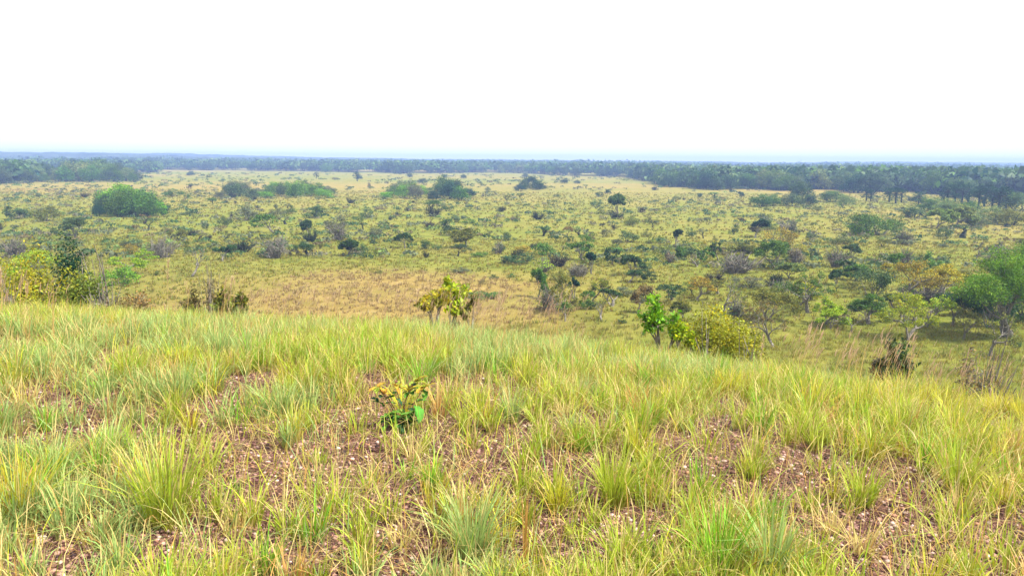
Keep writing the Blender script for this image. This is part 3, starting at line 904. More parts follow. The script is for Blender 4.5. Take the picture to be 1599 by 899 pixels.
# palms and dark trees in front of the right-hand forest
for k, (px, py, hp) in enumerate([(1478, 318, 30), (1490, 316, 34), (1502, 319, 33), (1512, 316, 28), (1526, 326, 34), (1537, 323, 36), (1548, 327, 34),
                                  (1560, 329, 38), (1571, 328, 34), (1434, 321, 22), (1388, 316, 22), (1398, 318, 25), (1407, 317, 22), (1352, 314, 20), (1360, 315, 19),
                                  (558, 283, 15), (494, 279, 10)]):
    add_auto('palm_tree', 'palm', px, py, hp, hp * 0.85, 'deep', 'dark palms in front of the far forest')
for (px, py, hp, wp, ti) in [(1187, 323, 20, 32, 'green'), (1206, 322, 19, 26, 'green'), (1238, 322, 20, 34, 'greygreen'), (1250, 313, 30, 34, 'dark'),
                             (1262, 320, 17, 24, 'dark'), (1300, 316, 18, 36, 'green'), (1322, 320, 15, 26, 'pale'), (1455, 330, 22, 36, 'green'),
                             (1475, 334, 24, 34, 'pale'), (1508, 336, 22, 36, 'green'), (1590, 330, 30, 40, 'greygreen'), (1550, 346, 24, 40, 'pale'),
                             (1580, 352, 26, 44, 'olive'), (1520, 352, 20, 36, 'greygreen'), (1425, 340, 18, 34, 'greygreen'), (299, 274, 7, 12, 'dark'),
                             (660, 286, 8, 14, 'greygreen'), (724, 279, 7, 9, 'dark'), (694, 278, 6, 9, 'dark'), (881, 287, 9, 11, 'dark'),
                             (901, 287, 6, 10, 'greygreen'), (820, 277, 7, 11, 'greygreen'), (560, 280, 8, 10, 'dark'), (640, 277, 6, 8, 'dark'), (948, 302, 7, 9, 'dark'),
                             (1158, 308, 8, 7, 'deep'), (1092, 309, 7, 8, 'dark')]:
    add_auto('forest_tree', 'big', px, py, hp, wp, ti, 'trees standing before the far forest')

# forest edge: distance from the camera of the front of the far forest, by picture column
EDGE_PX = [-60, 0, 60, 75, 240, 260, 600, 800, 960, 1020, 1100, 1250, 1400, 1599, 1660]
EDGE_D = [330, 350, 380, 640, 640, 830, 800, 760, 640, 480, 380, 360, 345, 300, 290]
edge = lambda px: np.interp(px, EDGE_PX, EDGE_D) * (0.90 + 0.25 * fbm(np.asarray(px) / 75.0 + 3, np.asarray(px) * 0.0 + 2, 2))
for k in range(170):
    px = -15 + 1630 * (k + rg.uniform(0, 0.9)) / 170
    if rg.rand() < 0.25 and px < 1000: px = rg.uniform(1020, 1610)
    d = float(edge(px)) * rg.uniform(1.0, 1.12)
    r_ = ray(px, 270)
    pos = (r_[0] / r_[1] * d, d)
    h = rg.uniform(6.0, 10.5); w = h * rg.uniform(0.9, 1.5)
    tint = rg.choice(['dark', 'greygreen', 'deep', 'green', 'pale'], p=[.34, .26, .15, .18, .07])
    o = place('forest_tree', 'big', pos, h, w, tint, None, 'tree', 'front trees of the far forest', parts=False)
    sx, sy = project(pos[0], pos[1], float(height(*pos)))
    auto.append((o, float(sx), float(sy), TN[tint] + ' forest-edge tree'))

# label the scattered plants by the landmark they stand next to
MARK_PH = [(px, py, lab.split(',')[0].split(' with ')[0].split(' standing ')[0].split(' rising ')[0].split(' beside ')[0].split(' behind ')[0].split(' right of ')[0]
            .split(' left of ')[0].split(' in ')[0].split(' on ')[0].split(' at ')[0].split(' just ')[0].split(' between ')[0].split(' below ')[0]
            .split(' low ')[0].split(' cut ')[0].split(' leaning out')[0].split(' under ')[0].split(' alone')[0].split(' above ')[0].split(' near ')[0]
            .split(' hugging ')[0].split(' next to ')[0].split(' poking ')[0].split(' among ')[0]) for (px, py, lab) in marks]
cnts = {}
for _, _, p in MARK_PH: cnts[p] = cnts.get(p, 0) + 1
MARK_PH = [m for m in MARK_PH if cnts[m[2]] == 1 and len(m[2].split()) <= 6]
MARK_PH += [(145, 270, 'long forest grove'), (200, 315, 'round green wood'), (465, 300, 'long bright thicket'), (374, 300, 'grey-green thicket'),
            (665, 300, 'green woodland island'), (828, 290, 'small bluish wood'), (1525, 305, 'palms'), (1398, 305, 'small palm trio')]
keys = {}
for (o, px, py, look) in auto:
    j = min(range(len(MARK_PH)), key=lambda q: (MARK_PH[q][0] - px) ** 2 + ((MARK_PH[q][1] - py) * 2.2) ** 2)
    dx = px - MARK_PH[j][0]; dy = py - MARK_PH[j][1]
    rel = ('right of' if dx > 0 else 'left of') if abs(dx) > abs(dy) * 1.2 else ('behind' if dy < 0 else 'in front of')
    keys.setdefault((look, rel, MARK_PH[j][2]), []).append((abs(dx) + abs(dy), o))
WORD = ['nearest', 'second', 'third', 'fourth', 'fifth', 'sixth', 'seventh', 'eighth', 'ninth', 'tenth'] + ['further'] * 90
for (look, rel, ph), lst in keys.items():
    lst.sort(key=lambda r: r[0])
    for q, (_, o) in enumerate(lst):
        o['label'] = f'{look} {rel} the {ph}' + (f', {WORD[q]} out' if len(lst) > 1 else '')

# ------------------------------------------------------------------ far forest and distant scrub as masses
def low_crowns(x, y, h, w, tint, seed, nleaf=60, size=0.16):
    """one mesh of many small crowns"""
    rg = RS(seed)
    N = len(x)
    u = rand_unit(rg, N * nleaf).reshape(N, nleaf, 3)
    u[..., 2] = np.abs(u[..., 2]) * 1.0 - 0.15
    rr_ = rg.uniform(0.35, 0.62, (N, nleaf, 1)) * (0.75 + 0.5 * (np.sin(u[..., :1] * 6 + x[:, None, None]) * 0.5 + 0.5))
    p = u * rr_
    P = np.empty((N, nleaf, 3))
    P[..., 0] = x[:, None] + p[..., 0] * w[:, None] * 1.05
    P[..., 1] = y[:, None] + p[..., 1] * w[:, None] * 1.05
    P[..., 2] = height(x, y)[:, None] + np.maximum(0.42 + p[..., 2] * 0.95, 0.02) * h[:, None]
    nr_ = (u * 0.9 + rg.randn(N, nleaf, 3) * 0.5 + [0, 0, 0.2]).reshape(-1, 3)
    nr_ /= np.linalg.norm(nr_, axis=1)[:, None]
    s = (size * w[:, None] * rg.uniform(0.6, 1.4, (N, nleaf))).ravel()
    c = (tint[:, None, :] * rg.uniform(0.65, 1.35, (N, nleaf, 1))).reshape(-1, 3)
    Q = Plant(); Q.leaves(P.reshape(-1, 3), nr_, s, c)
    return leaf_mesh(Q, 0.75)


def pick_tints(rg, n, names, p):
    t = np.array([T[k] for k in names]); i = rg.choice(len(names), n, p=p)
    return t[i] * rg.uniform(0.8, 1.2, (n, 1))


rg = RS(11)
N = 7500
px = rg.uniform(-130, 1730, N)
e = edge(px)
d = e * 1.06 + (1500 - e) * rg.rand(N) ** 1.5
left = (px > 60) & (px < 240)
d = np.where(left & (d < 700), d + 200, d)
x = (px - W0 / 2) / F0 * d * 1.0
# clearings so the canopy is uneven
keep = fbm(x * 0.012, d * 0.006, 3) > 0.38
x, d = x[keep], d[keep]
h = rg.uniform(8.0, 13.0, len(x)) * (0.8 + 0.35 * fbm(x * 0.01, d * 0.006 + 3, 3)); w = h * rg.uniform(1.0, 1.7, len(x))
h *= 1 + 0.35 * sstep(700, 1500, d)
V, F, c = low_crowns(x, d, h, w, pick_tints(rg, len(x), ['dark', 'greygreen', 'deep', 'green', 'pale'], [.28, .36, .10, .20, .06]), 12, 72, 0.19)
tag(link('forest', mesh_np('forest', V, F, c, mats=[M_LEAF])), kind='stuff')

N = 5200
px = rg.uniform(-120, 1720, N)
d = 95 * (700 / 95.0) ** rg.rand(N)
d = np.minimum(d, edge(px) * 1.02)
x = (px - W0 / 2) / F0 * d
dn = fbm(x * 0.03, d * 0.02, 3)
py = HOR(px) + 13.3 * F0 / d
keep = (dn > 0.46 - 0.3 * ((px < 420) & (py < 402))) & ~((px > 215) & (px < 830) & (py > 400)) & ~((px > 1290) & (px < 1520) & (py > 384) & (py < 404))
x, d = x[keep], d[keep]
h = rg.uniform(0.3, 1.15, len(x)) * (1 + 0.8 * sstep(200, 500, d)); w = h * rg.uniform(1.0, 2.2, len(x))
V, F, c = low_crowns(x, d, h, w, pick_tints(rg, len(x), ['greygreen', 'grey', 'olive', 'dark', 'dust', 'pale', 'brown'], [.24, .2, .18, .12, .12, .08, .06]), 13, 34, 0.24)
tag(link('scrub', mesh_np('scrub', V, F, c, mats=[M_LEAF])), kind='stuff')

# ------------------------------------------------------------------ grass
PAL = np.array([(0.33, 0.42, 0.028),     # 0 yellow-green
                (0.29, 0.42, 0.12),      # 1 grey blue-green
                (0.60, 0.48, 0.18),      # 2 straw
                (0.48, 0.28, 0.08),      # 3 orange-brown
                (0.19, 0.42, 0.02),      # 4 fresh green
                (0.48, 0.47, 0.03)])     # 5 yellow


def blades(rg, x, y, z, ox, oy, L, az, a, b, width, col, tipc=None, levels=(0, 0.35, 0.7, 1.0)):
    n = len(x)
    nl = len(levels)
    hx, hy = np.cos(az), np.sin(az)
    wa = az + np.pi / 2 + rg.uniform(-0.9, 0.9, n)
    wx, wy = np.cos(wa), np.sin(wa)
    V = np.empty((n, nl, 2, 3)); Cc = np.empty((n, nl, 2, 3))
    wprof = (0.8, 1.0, 0.7, 0.06)
    for k, s in enumerate(levels):
        hd = L * (a * s + b * s * s)
        vz = L * (s - 0.42 * (a * s + b * s * s) ** 2)
        cx = x + ox + hx * hd; cy_ = y + oy + hy * hd; cz = z + vz - 0.01 * (k == 0)
        wk = width * wprof[k] * 0.5
        for q, sg in enumerate((-1, 1)):
            V[:, k, q, 0] = cx + sg * wx * wk; V[:, k, q, 1] = cy_ + sg * wy * wk; V[:, k, q, 2] = cz
        m = max(0, 1 - s * 3.2)
        cb = col * (1 - 0.55 * m) + np.array([0.30, 0.20, 0.08]) * 0.55 * m
        if tipc is not None: cb = cb * (1 - s * s * 0.55) + tipc * s * s * 0.55
        Cc[:, k, 0] = cb; Cc[:, k, 1] = cb
    base = (np.arange(n) * nl * 2)[:, None, None]
    k = np.arange(nl - 1)[None, :, None] * 2
    F = (base + k + np.array([0, 1, 3, 2])[None, None, :]).reshape(-1, 4)
    return V.reshape(-1, 3), F, Cc.reshape(-1, 3)


def tussocks(rg, cx, cy, nb, rad, hgt, pal, lean=0.5, wid=0.0045, straw=0.17, wind=(0.12, 0.0), sset=(2, 3, 2)):
    idx = np.repeat(np.arange(len(cx)), nb)
    n = len(idx)
    an = rg.rand(n) * 6.283; rr_ = rad[idx] * np.sqrt(rg.rand(n))
    ox, oy = rr_ * np.cos(an), rr_ * np.sin(an)
    x, y = cx[idx], cy[idx]
    z = height(x + ox, y + oy)
    L = hgt[idx] * rg.uniform(0.45, 1.12, n)
    az = an + rg.randn(n) * 0.5
    a = np.abs(rg.randn(n)) * 0.28 * lean + 0.04; b = np.abs(rg.randn(n)) * 0.55 * lean
    # wind bends blades towards +x
    hx = np.cos(az) * (a + b) + wind[0]; hy = np.sin(az) * (a + b) + wind[1]
    az2 = np.arctan2(hy, hx)
    col = PAL[pal[idx]] * rg.uniform(0.72, 1.3, (n, 1)) * (1 + rg.randn(n, 3) * 0.06)
    st = rg.rand(n) < straw
    col[st] = PAL[rg.choice(sset, st.sum())] * rg.uniform(0.7, 1.2, (st.sum(), 1))
    tip = np.tile(PAL[2], (n, 1)) * rg.uniform(0.4, 1.1, (n, 1))
    return blades(rg, x, y, z, ox, oy, L, az2, a, b, wid * rg.uniform(0.6, 1.4, n), np.clip(col, 0.01, 0.8), np.where(rg.rand(n, 1) < 0.5, tip, col))


def merge(parts):
    V, F, Cc, o = [], [], [], 0
    for v, f, c in parts: V.append(v); F.append(f + o); Cc.append(c); o += len(v)
    return np.concatenate(V), np.concatenate(F), np.concatenate(Cc)


def bare(x, y):
    """1 where the gravel shows between the tussocks"""
    g = 0.5 * fbm(x * 1.15 + 3.1, y * 0.9 + 8.2, 3) + 0.5 * fbm(x * 3.1 + 5, y * 2.6 + 2, 3)
    near = (1 - sstep(2.6, 6.5, y)) * np.exp(-((x - 0.25) / 1.9) ** 2)
    t = g + 0.15 * near - 0.14 * sstep(5, 9, y)
    for (px_, py_, r_) in [(180, 690, 0.28), (840, 662, 0.30), (700, 655, 0.25), (1215, 735, 0.25), (430, 590, 0.3), (310, 650, 0.25), (860, 760, 0.25), (560, 850, 0.3),
                           (20, 700, 0.22), (1190, 640, 0.35), (1340, 830, 0.2), (990, 860, 0.2), (600, 690, 0.25), (800, 570, 0.35)]:
        gx, gy = ground_near(px_, py_)
        t = t + 0.25 * np.exp(-((x - gx) ** 2 + (y - gy) ** 2) / (r_ * r_))
    return sstep(0.50, 0.58, t)


def ground_near(px, py):
    d = ray(px, py); t = np.arange(1.0, 30, 0.02)
    Z = CAM_Z + d[2] * t
    hit = np.nonzero(Z < height(d[0] * t, d[1] * t))[0]
    i = hit[0] if len(hit) else -1
    return float(d[0] * t[i]), float(d[1] * t[i])


rg = RS(42)
parts = []
# tussocks over the hill top
ymax = 22.0
N = 13000
y = 1.9 + (ymax - 1.9) * rg.rand(N) ** 1.15
x = (rg.uniform(-0.84, 0.84, N)) * y
b_ = bare(x, y)
_sx, _sy = ground_near(628, 668)
b_ = np.maximum(b_, np.exp(-((x - _sx) ** 2 + (y - _sy + 0.2) ** 2) / 0.09))
keep = rg.rand(N) > b_ * 0.88
x, y = x[keep], y[keep]
blue = fbm(x * 0.55 + 4, y * 0.45 + 1, 3)
pal = np.where(blue > 0.585, 1, 0)
r = rg.rand(len(x))
pal = np.where(r < 0.10, 4, pal); pal = np.where((r > 0.10) & (r < 0.17), 2, pal); pal = np.where((r > 0.17) & (r < 0.20), 3, pal)
yel = sstep(1.5, 4.0, x) * 0.5 + 0.12
pal = np.where((pal != 1) & (rg.rand(len(x)) < yel), 5, pal)
pal = np.where((pal == 0) & (y > 6) & (rg.rand(len(x)) < 0.1), 1, pal)
hg = rg.uniform(0.13, 0.33, len(x)) * (0.72 + 0.28 * sstep(2.5, 6, y)) * (0.75 + 0.5 * fbm(x * 0.8 + 9, y * 0.8, 2))
nb = (rg.uniform(26, 64, len(x)) * (1 - 0.3 * sstep(6, 14, y))).astype(int)
parts.append(tussocks(rg, x, y, nb, rg.uniform(0.02, 0.085, len(x)), hg, pal, 0.66, 0.0056))
# fine single blades filling between them
N = 13000
y = 2.0 + 14 * rg.rand(N) ** 0.8; x = rg.uniform(-0.84, 0.84, N) * y
keep = rg.rand(N) > bare(x, y) * 0.5
x, y = x[keep], y[keep]
parts.append(tussocks(rg, x, y, np.full(len(x), 7), np.full(len(x), 0.12), rg.uniform(0.12, 0.32, len(x)), rg.choice([0, 1, 2, 5], len(x)), 0.8, 0.004, 0.35))
V, F, c = merge(parts)
tag(link('grass', mesh_np('grass', V, F, c, mats=[M_GRASS])), kind='stuff')

# dead straw lying over the gravel
N = 10000
y = 2.0 + 9 * rg.rand(N) ** 1.1; x = rg.uniform(-0.82, 0.82, N) * y
L = rg.uniform(0.05, 0.22, N); az = rg.rand(N) * 6.283
col = PAL[rg.choice([2, 2, 3], N)] * rg.uniform(0.6, 1.25, (N, 1))
V, F, c = blades(rg, x, y, height(x, y) + rg.uniform(0.003, 0.02, N), 0, 0, L, az, rg.uniform(0.7, 1.6, N), rg.uniform(0, 0.6, N), np.full(N, 0.0032), np.clip(col, 0, 0.8))
# lying blades must not sink below the soil
V[:, 2] = np.maximum(V[:, 2], height(V[:, 0], V[:, 1]) + 0.003)
tag(link('dead_grass', mesh_np('dead_grass', V, F, c, mats=[M_GRASS])), kind='stuff')

# seed stalks as a thin veil along the crest
N = 1700
y = rg.uniform(6.5, 15.5, N); x = rg.uniform(-0.8, 0.8, N) * y
keep = fbm(x * 0.5, y * 0.5 + 30, 2) > 0.50 - 0.10 * sstep(0.25, 0.6, x / y)
x, y = x[keep], y[keep]; N = len(x)
ss = [blades(rg, x, y, height(x, y), 0, 0, rg.uniform(0.45, 0.8, N), rg.uniform(-1, 1, N), rg.uniform(0.02, 0.15, N), rg.uniform(0.05, 0.3, N), np.full(N, 0.006), np.tile(PAL[2] * [1, .85, .8], (N, 1)))]
for q in range(6):
    zz = height(x, y) + rg.uniform(0.40, 0.66, N)
    ss.append(blades(rg, x + 0.03 + rg.randn(N) * 0.012, y, zz, 0, 0, rg.uniform(0.06, 0.13, N), rg.uniform(-0.8, 0.8, N), rg.uniform(0.1, 0.5, N), rg.uniform(0, 0.4, N), np.full(N, 0.006), np.tile(np.array([0.55, 0.36, 0.24]), (N, 1))))
V, F, c = merge(ss)
tag(link('seed_heads', mesh_np('seed_heads', V, F, c, mats=[M_GRASS])), kind='stuff')

# grass of the lower slope and of the plain
rg = RS(77)


def plain_grass(name, d0, d1, N, nb, hgt, wid, seed):
    rg = RS(seed)
    d = np.sqrt(rg.uniform(d0 * d0, d1 * d1, N)); t = rg.uniform(-0.8, 0.8, N)
    x, y = t * d, d
    dr = dryness(x, y) + (fbm(x * 0.15, y * 0.15) - 0.5) * 0.9
    pal = np.where(dr > 0.62, 2, np.where(rg.rand(N) < 0.5, 0, 5))
    h = rg.uniform(0.6, 1.2, N) * hgt
    V, F, c = tussocks(rg, x, y, np.full(N, nb), np.full(N, hgt * 0.6), h, pal, 0.8, wid, 0.12, (0.12, 0.0), (2, 2))
    # keep the plain's own duller colours
    c = c * np.array([0.52, 0.47, 0.50])
    return V, F, c


V, F, c = merge([plain_grass('a', 20, 60, 9000, 12, 0.42, 0.030, 1), plain_grass('b', 60, 130, 15000, 8, 0.40, 0.07, 2), plain_grass('c', 130, 330, 13000, 7, 0.5, 0.16, 3)])
tag(link('savanna_grass', mesh_np('savanna_grass', V, F, c, mats=[M_GRASS])), kind='stuff')

# ------------------------------------------------------------------ gravel
rg = RS(8)
ph = (1 + 5 ** 0.5) / 2
ico = np.array([(-1, ph, 0), (1, ph, 0), (-1, -ph, 0), (1, -ph, 0), (0, -1, ph), (0, 1, ph), (0, -1, -ph), (0, 1, -ph), (ph, 0, -1), (ph, 0, 1), (-ph, 0, -1), (-ph, 0, 1)]) / 1.9
icf = np.array([(0, 11, 5), (0, 5, 1), (0, 1, 7), (0, 7, 10), (0, 10, 11), (1, 5, 9), (5, 11, 4), (11, 10, 2), (10, 7, 6), (7, 1, 8), (3, 9, 4), (3, 4, 2), (3, 2, 6), (3, 6, 8), (3, 8, 9), (4, 9, 5), (2, 4, 11), (6, 2, 10), (8, 6, 7), (9, 8, 1)])


def stones(rg, x, y, s, col):
    n = len(x)
    v = ico[None] * (1 + rg.uniform(-0.28, 0.28, (n, 12, 3))) * s[:, None, None] * np.stack([rg.uniform(0.7, 1.4, n), rg.uniform(0.7, 1.2, n), rg.uniform(0.45, 0.85, n)], 1)[:, None]
    a = rg.rand(n) * 6.283
    ca, sa = np.cos(a)[:, None], np.sin(a)[:, None]
    vx = v[..., 0] * ca - v[..., 1] * sa; vy = v[..., 0] * sa + v[..., 1] * ca
    V = np.stack([vx + x[:, None], vy + y[:, None], v[..., 2] + (height(x, y) + s * 0.25)[:, None]], -1).reshape(-1, 3)
    F = (icf[None] + (np.arange(n) * 12)[:, None, None]).reshape(-1, 3)
    return V, F, np.repeat(col, 12, 0)


N = 70000
y = 1.9 + 7.5 * rg.rand(N) ** 1.7; x = rg.uniform(-0.82, 0.82, N) * y
keep = rg.rand(N) < 0.25 + 0.75 * bare(x, y)
x, y = x[keep], y[keep]; N = len(x)
sc_ = np.array([(0.13, 0.06, 0.055), (0.30, 0.17, 0.14), (0.46, 0.33, 0.29), (0.06, 0.035, 0.035), (0.48, 0.38, 0.33), (0.36, 0.17, 0.12)])
col = sc_[rg.choice(6, N, p=[.28, .36, .11, .16, .004, .086])] * rg.uniform(0.75, 1.25, (N, 1))
V, F, c = stones(rg, x, y, 0.004 + 0.0095 * rg.rand(N) ** 2.2, col)
tag(link('gravel', mesh_np('gravel', V, F, c, mats=[M_STONE])), kind='stuff')

for (px, py, s, lab, cc) in [(65, 846, 0.030, 'pale flat stone lying in the grass at the lower left corner', (0.52, 0.42, 0.35)),
                             (925, 822, 0.017, 'small pale stone in the gravel between two big tussocks', (0.5, 0.4, 0.33)),
                             (497, 806, 0.014, 'small whitish stone in the gravel left of the blue-green tussock', (0.55, 0.47, 0.42))]:
    gx, gy = ground_near(px, py)
    V, F, c = stones(RS(int(px)), np.array([0.0]), np.array([0.0]), np.array([s]), np.array([cc]))
    V[:, 2] -= float(height(0.0, 0.0))
    o = link('stone', mesh_np('stone', V, F, c, mats=[M_STONE], smooth=True), loc=(gx, gy, float(height(gx, gy))))
    bv = o.modifiers.new('round', 'SUBSURF'); bv.levels = bv.render_levels = 2
    tag(o, lab, 'stone')

# ------------------------------------------------------------------ single large tussocks
TUS = [  # x, y of the foot, height px, width px, palette, blades, label
 (735, 872, 120, 120, 1, 230, 'big blue-green tussock spilling sideways over bare gravel, lower centre'),
 (262, 815, 150, 170, 0, 260, 'largest bright yellow-green tussock beside a dark gap, lower left'),
 (960, 790, 120, 90, 0, 170, 'tall upright yellow-green tussock right of the bare gravel path'),
 (870, 800, 70, 60, 5, 120, 'short bushy yellow tussock beside the bare gravel path'),
 (800, 660, 66, 46, 1, 120, 'rounded grey-green tussock behind bare pinkish gravel, upper centre'),
 (1120, 900, 130, 120, 4, 190, 'green tussock cut by the bottom edge, next to a yellow one'),
 (1205, 905, 130, 90, 1, 170, 'blue-green tussock at the bottom edge, right of the green one'),
 (675, 768, 66, 50, 4, 100, 'small fresh green tussock between straw patches, above the big blue-green tussock'),
 (1350, 790, 70, 60, 0, 110, 'yellow-green tussock alone before a reddish gap, right side'),
 (190, 890, 70, 80, 1, 120, 'low blue-green tussock by the bottom edge near the pale flat stone'),
 (650, 645, 0, 0, 0, 0, ''),
 (1495, 770, 90, 80, 0, 150, 'dense yellow-green tussock near the right edge'),
 (890, 690, 60, 34, 1, 90, 'thin upright blue-green tussock right of the pinkish gravel'),
 (1020, 560, 44, 36, 5, 90, 'bright yellow tussock on the crest beside the bright green sapling'),
 (30, 810, 120, 110, 5, 170, 'yellow tussock filling the lower left edge'),
 (450, 700, 60, 40, 1, 80, 'slender blue-green tussock beside a straw-covered gap'),
 (970, 895, 110, 60, 0, 120, 'narrow yellow-green tussock at the bottom, right of the orange stalks'),
]
for row in TUS:
    px, py, hp, wp, pl, nbl, lab = row
    if not nbl: continue
    gx, gy = ground_near(px, min(py, 915))
    dist = math.hypot(gx, gy)
    hgt = hp / F0 * dist * 1.0; rad = wp / F0 * dist * 0.20
    V, F, c = tussocks(RS(int(px + py)), np.array([gx]), np.array([gy]), np.array([nbl]), np.array([rad]), np.array([hgt]), np.array([pl]), 0.62, 0.0048, 0.14, (0.06, 0))
    V = V - [gx, gy, float(height(gx, gy))]
    o = link('grass_tussock', mesh_np('grass_tussock', V, F, c, mats=[M_GRASS]), loc=(gx, gy, float(height(gx, gy))))
    tag(o, lab, 'tussock')

# ------------------------------------------------------------------ tall seed stalks
STK = [(262, 0, 78, 9.5, 'tall pale seed stalk curving over the crest beside the rusty twiggy bush'),
       (357, 0, 56, 9.6, 'straight pale seed stalk right of the tall grey twiggy bush'),
       (488, 0, 40, 9.8, 'single seed stalk against the tan field, bent at its tip'),
       (525, 0, 42, 9.8, 'seed stalk with drooping head at the edge of the tan field'),
       (645, 0, 48, 10.0, 'thin upright seed stalk left of the yellow-leaved shrub'),
       (775, 0, 46, 10.0, 'seed stalk leaning right beside the half-dry olive shrub'),
       (850, 0, 50, 9.8, 'tall pinkish seed stalk before the olive trees'),
       (1188, 0, 60, 11.5, 'dry pale stalk standing right of the broad yellow-green bush-like tree'),
       (5, 0, 62, 8.5, 'pinkish drooping seed stalk at the very edge of the photo')]
for (px, _, hp, d, lab) in STK:
    gx, gy = ground_dist(px, d)
    z0 = float(height(gx, gy))
    _, gyy = project(gx, gy, z0)
    crest = float(np.interp(px, [0, 400, 700, 850, 1050, 1250], [484, 486, 502, 518, 548, 590]))
    L = ((gyy - crest) + hp) / F0 * d
    rg = RS(px)
    root = bpy.data.objects.new('seed_stalk', None); C.objects.link(root); root.location = (gx, gy, z0)
    lean = rg.uniform(0.02, 0.16)
    pts = [np.array([lean * L * s * s, 0, L * s - 0.01]) for s in np.linspace(0, 1, 8)]
    Q = Plant(); Q.tube(pts, np.linspace(0.0045, 0.0025, 8), 5)
    wv, wf = np.concatenate(Q.wv), np.concatenate(Q.wf)
    link('stem', mesh_np('stalk_stem', wv, wf, np.tile(np.array([0.48, 0.36, 0.18]), (len(wv), 1)), mats=[M_GRASS]), root)
    n = 60
    s = rg.uniform(0.72, 1.02, n)
    v, f, c = blades(rg, lean * L * s * s, np.zeros(n), L * s, 0, 0, rg.uniform(0.03, 0.08, n), rg.rand(n) * 6.283, rg.uniform(0.1, 0.5, n), rg.uniform(0, 0.5, n), np.full(n, 0.005), np.tile(np.array([0.58, 0.42, 0.28]), (n, 1)) * rg.uniform(0.8, 1.2, (n, 1)))
    link('seed_head', mesh_np('stalk_head', v, f, c, mats=[M_GRASS]), root)
    tag(root, lab, 'grass stalk', 'seed stalks along the crest')

gx, gy = ground_near(822, 900)
rg = RS(31)
n = 9
v, f, c = blades(rg, rg.randn(n) * 0.012, rg.randn(n) * 0.012, np.zeros(n), 0, 0, rg.uniform(0.28, 0.46, n), rg.rand(n) * 6.283, rg.uniform(0, 0.07, n), rg.uniform(0, 0.06, n), np.full(n, 0.006), np.tile(np.array([0.42, 0.24, 0.06]), (n, 1)) * rg.uniform(0.7, 1.3, (n, 1)))
o = link('dry_stalk_bunch', mesh_np('dry_stalk_bunch', v, f, c, mats=[M_GRASS]), loc=(gx, gy, float(height(gx, gy))))
tag(o, 'narrow upright bunch of orange dry stalks at the bottom, right of the blue-green tussock', 'grass stalk')

# ------------------------------------------------------------------ the broad-leaved seedling in the grass
gx, gy = ground_near(628, 668)
gz = float(height(gx, gy)); D = math.hypot(gx, gy, CAM_Z - gz)
k = 0.88 * D / F0                                   # metres per photograph pixel at the plant
root = bpy.data.objects.new('broad_leaved_seedling', None); C.objects.link(root); root.location = (gx, gy, gz)
tag(root, 'leafy seedling with orange young leaves above dark green leaves, alone in the grass', 'seedling')
rg = RS(4)
Q = Plant()
heads = []
for (dx, dz, dy) in [(-30, 62, 0.02), (-8, 78, -0.02), (12, 66, 0.03), (40, 76, -0.01), (-40, 74, 0.0), (22, 84, 0.02), (24, 40, -0.05), (-18, 36, -0.04), (4, 30, -0.06)]:
    e = np.array([dx * k, dy, dz * k]); m = e * [0.45, 0.5, 0.55] + [rg.randn() * 0.01, 0, 0]
    Q.tube([np.array([dx * k * 0.1, 0, -0.02]), m * 0.5, m, e], [0.005, 0.0045, 0.0035, 0.002], 6)
    heads.append(e)
heads.sort(key=lambda e: -e[2])
wv, wf = np.concatenate(Q.wv), np.concatenate(Q.wf)
st = link('stem', mesh_np('seedling_stem', wv, wf, mats=[M_BARK], smooth=True), root); st.color = (1.2, 0.6, 0.4, 1)


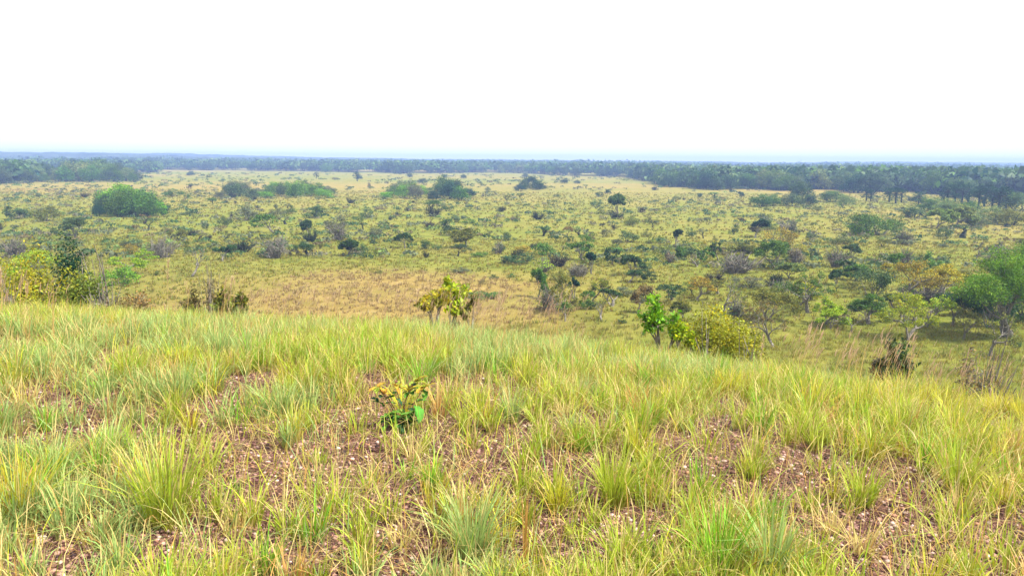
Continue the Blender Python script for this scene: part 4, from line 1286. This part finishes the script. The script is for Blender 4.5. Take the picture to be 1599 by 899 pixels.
def big_leaf(p, az, el, ln, wd, col, heart=False, roll=0.0):
    """a curved leaf blade with a midrib fold, 6 x 4 faces"""
    d = np.array([math.cos(az) * math.cos(el), math.sin(az) * math.cos(el), math.sin(el)])
    sd_ = np.cross(d, [0, 0, 1.0]); sd_ /= np.linalg.norm(sd_) + 1e-9
    up = np.cross(sd_, d)
    sd_, up = sd_ * math.cos(roll) + up * math.sin(roll), up * math.cos(roll) - sd_ * math.sin(roll)
    ss_ = np.linspace(0, 1, 8); V = []; Cc = []
    for s in ss_:
        wdt = wd * (math.sin(math.pi * min(s * (0.9 if not heart else 0.97) + (0.04 if not heart else 0.12), 1)) ** (0.8 if not heart else 0.6)) * 0.5
        c0 = p + d * ln * s - up * ln * 0.28 * s * s
        for t_ in (-1, -0.5, 0, 0.5, 1):
            V.append(c0 + sd_ * wdt * t_ + up * (abs(t_) * wdt * 0.35 + 0.004 * math.sin(s * 14 + t_ * 3)))
            Cc.append(np.array(col) * (1.5 if t_ == 0 else 1.0) * (1 + 0.1 * math.sin(s * 30)))
    V = np.array(V); F = []
    for i in range(7):
        for j in range(4): F.append((i * 5 + j, i * 5 + j + 1, (i + 1) * 5 + j + 1, (i + 1) * 5 + j))
    return V, np.array(F), np.array(Cc)


young, old = [], []
for q, e in enumerate(heads):
    for r_ in range(12 if q < 6 else 12):
        az = rg.rand() * 6.283
        if q < 6 and r_ < 9:
            cc = [(0.42, 0.22, 0.03), (0.40, 0.31, 0.03), (0.30, 0.34, 0.04), (0.24, 0.32, 0.04)][rg.randint(4)]
            young.append(big_leaf(e - [0, 0, 0.01], az, rg.uniform(-0.2, 1.0), rg.uniform(12, 24) * k, rg.uniform(5, 9) * k, cc))
        else:
            cc = [(0.05, 0.15, 0.02), (0.08, 0.22, 0.02), (0.025, 0.08, 0.03), (0.12, 0.27, 0.03)][rg.randint(4)]
            old.append(big_leaf(e * [1, 1, rg.uniform(0.4, 0.95)], az, rg.uniform(-0.6, 0.5), rg.uniform(13, 24) * k, rg.uniform(8, 13) * k, cc))
V, F, c = merge(young); link('young_leaves', mesh_np('young_leaves', V, F, c, mats=[M_LEAF], smooth=True), root)
V, F, c = merge(old); link('green_leaves', mesh_np('green_leaves', V, F, c, mats=[M_LEAF], smooth=True), root)
V, F, c = big_leaf(np.array([26 * k, -0.07, 46 * k]), -0.9, -0.75, 30 * k, 26 * k, (0.09, 0.30, 0.03), True, 0.5)
hl = link('heart_shaped_leaf', mesh_np('heart_leaf', V, F, c, mats=[M_LEAF], smooth=True), root)
hl['label'] = 'large glossy green heart-shaped leaf'
